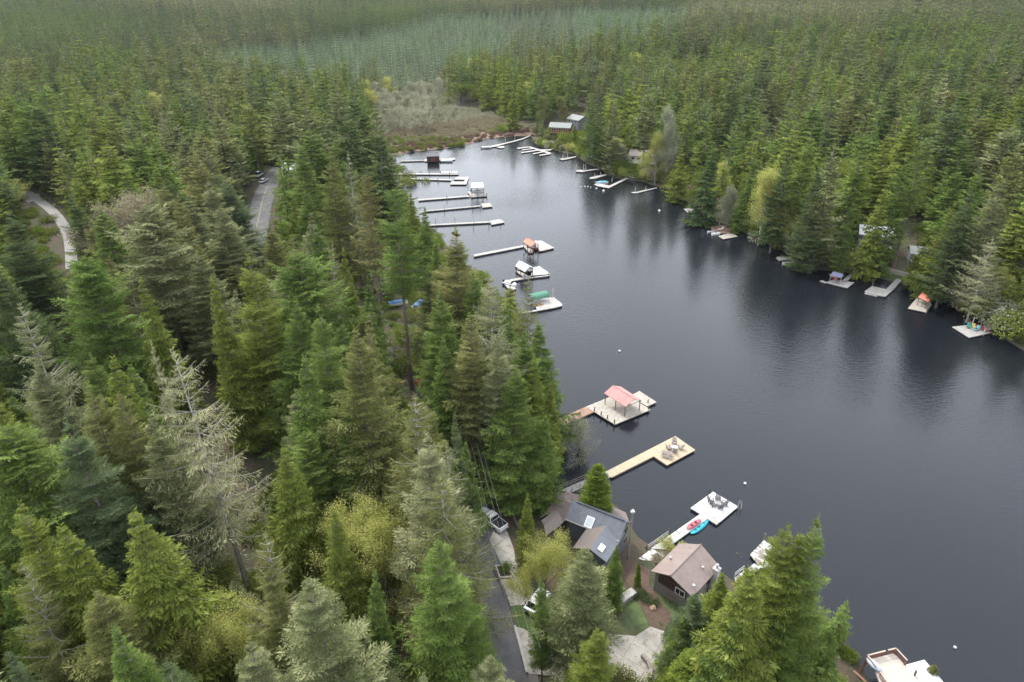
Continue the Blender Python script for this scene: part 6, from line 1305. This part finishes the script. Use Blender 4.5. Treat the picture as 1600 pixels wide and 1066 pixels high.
def wall(label, pts, h, w_, mat, name='retaining_wall', cat='wall'):
    q = [G(u, v) for u, v in pts]; org = q[0]; k = MB()
    for a_, b_ in zip(q[:-1], q[1:]):
        c = (a_ + b_) / 2 - org; L_ = np.linalg.norm((b_ - a_)[:2]); k.box((c[0], c[1], h / 2 - .3), (L_ + .02, w_, h + .6), math.atan2(b_[1] - a_[1], b_[0] - a_[0]))
    o = k.build(name, mat); o.location = tuple(org); tag(o, label, cat, 'fences and walls'); return o
STN = simple('stone_blocks', (.33, .29, .25), .95, .4, 3); 
wall('low stone wall between the drive and the upper concrete pad', Z4([(215, 128), (285, 195), (375, 345)]), .7, .35, STN)
wall('dark timber edging between the lane and the concrete pads', Z4([(150, 150), (215, 280), (262, 415), (300, 560), (345, 740), (395, 930)]), .35, .3, simple('dark_sleepers', (.10, .085, .075), .9), 'sleeper_edge')
wall('pale kerb along the left side of the lower concrete pad', Z4([(303, 568), (350, 740), (392, 910)]), .45, .3, TRIM, 'kerb_wall')
wall('curved stone wall dividing the driveway at the bottom', Z4([(1240, 790), (1280, 840), (1300, 890), (1290, 960)]), .8, .5, STN)
wall('stone retaining wall along the right bank lawn', [(1340, 414), (1372, 418), (1400, 428), (1440, 441), (1475, 452)], .9, .5, simple('pale_stones', (.40, .36, .31), .95, .3, 2))
wall('concrete step block at the right end of the right bank lawn', [(1465, 447), (1482, 462), (1490, 470)], .7, 1.2, simple('pale_concrete', (.48, .47, .44), .9))
pl = GP(Z4([(155, 125), (225, 118), (285, 190), (280, 215), (190, 218)])); c0 = G(*Z4([(220, 170)])[0]); e = empty('stone_planter', c0, 0, 'stone-edged planter with a green bush between lane and drive', 'planter')
lpz = [(p[0] - c0[0], p[1] - c0[1]) for p in pl]; MB().prism(lpz, -.4, .45).build('edge', simple('planter_stone', (.46, .40, .34), .95, .25, 3), e); cc = np.mean(lpz, 0); MB().prism([tuple(cc + (np.array(p) - cc) * .78) for p in lpz], .40, .47).build('soil', simple('soil', (.06, .05, .035), .95), e)
wall('grey timber ramp on the lawn left of the shrub row', Z4([(1055, 410), (1110, 365), (1175, 325)]), .6, 1.1, D_GREY, 'timber_ramp', 'ramp')
def bin_(u, v, label, c, rz=.4):
    e = empty('wheelie_bin', G(u, v), rz, label, 'bin', 'wheeled bins'); MB().add([(-.26, -.3, .08), (.26, -.3, .08), (.26, .3, .08), (-.26, .3, .08), (-.32, -.38, 1.0), (.32, -.38, 1.0), (.32, .38, 1.0), (-.32, .38, 1.0)], [(3, 2, 1, 0), (0, 1, 5, 4), (1, 2, 6, 5), (2, 3, 7, 6), (3, 0, 4, 7)]).build('body', c, e); MB().slab([(-.34, -.42, 1.04), (.34, -.42, 1.04), (.34, .40, 1.12), (-.34, .40, 1.12)], .06).build('lid', c, e)
    for s in (-1, 1): MB().tube([(s * .24, .3, .12), (s * .30, .3, .12)], .12, 10).build('wheel', BLACK, e)
bin_(*Z6([(290, 305)])[0], 'black wheeled bin left of the blue one by the rail fence', simple('black_plastic', (.03, .03, .04), .5)); bin_(*Z6([(332, 300)])[0], 'blue wheeled bin at the head of the rail fence', simple('blue_plastic', (.02, .07, .36), .5)); bin_(*Z6([(345, 280)])[0], 'dark blue wheeled bin behind the bright blue one', simple('navy_plastic', (.02, .04, .20), .5))
# things in the yard by the lane bend
for i, (u, v, c) in enumerate([(653, 600, (.50, .17, .08)), (659, 598, (.45, .16, .09)), (656, 604, (.38, .14, .09)), (668, 600, (.12, .25, .42))]):
    g = G(u, v); e = empty('garden_crate', g, i * .7, ['orange crate left in the pile by the lane bend', 'orange crate behind in the pile by the lane bend', 'dull red crate in front of the pile by the lane bend', 'blue crate right of the orange pile by the lane bend'][i], 'crate', 'crates by the lane bend'); MB().add([(-.5, -.4, 0), (.5, -.4, 0), (.5, .4, 0), (-.5, .4, 0), (-.6, -.48, .7), (.6, -.48, .7), (.6, .48, .7), (-.6, .48, .7)], [(3, 2, 1, 0), (0, 1, 5, 4), (1, 2, 6, 5), (2, 3, 7, 6), (3, 0, 4, 7)]).build('body', simple('crate', c, .7), e); MB().slab([(-.62, -.5, .74), (.62, -.5, .74), (.62, .5, .78), (-.62, .5, .78)], .06).build('lid', simple('crate_lid', tuple(x * .8 for x in c), .7), e)
rail_fence('dark timber fence following the lane bend', [(655, 632), (672, 645), (690, 662), (708, 682)], 1.1, 2, simple('dark_rail', (.09, .06, .05), .9))
rk = G(*Z4([(1318, 432)])[0]); bm = bmesh.new(); bmesh.ops.create_icosphere(bm, subdivisions=3, radius=.5)
for v in bm.verts: v.co *= 1 + .18 * math.sin(v.co.x * 7 + 1) * math.cos(v.co.y * 6); v.co.z *= .7
me = bpy.data.meshes.new('boulder'); bm.to_mesh(me); bm.free(); me.materials.append(simple('tan_rock', (.38, .26, .18), .95, .3, 3)); o = bpy.data.objects.new('boulder', me); COL.objects.link(o); o.location = tuple(rk + (0, 0, .2)); tag(o, 'tan boulder beside the shrub row of the brown roofed house', 'boulder')
# ------------------------------------------------------------------ haze
m = bpy.data.materials.new('haze_air'); m.use_nodes = True; n = m.node_tree; n.nodes.remove(n.nodes['Principled BSDF']); vp = n.nodes.new('ShaderNodeVolumePrincipled')
vp.inputs['Color'].default_value = (.86, .92, 1.0, 1); vp.inputs['Density'].default_value = HAZE; vp.inputs['Anisotropy'].default_value = .2; lk(n, vp.outputs[0], n.nodes['Material Output'].inputs['Volume'])
hz = MB().box((0, 3200, 52), (8600, 7000, 116)).build('haze', m); tag(hz, kind='stuff', label='faint pale air between the camera and the far forest')
hz.data.flip_normals() if hz.data.polygons[1].normal.z < 0 else None
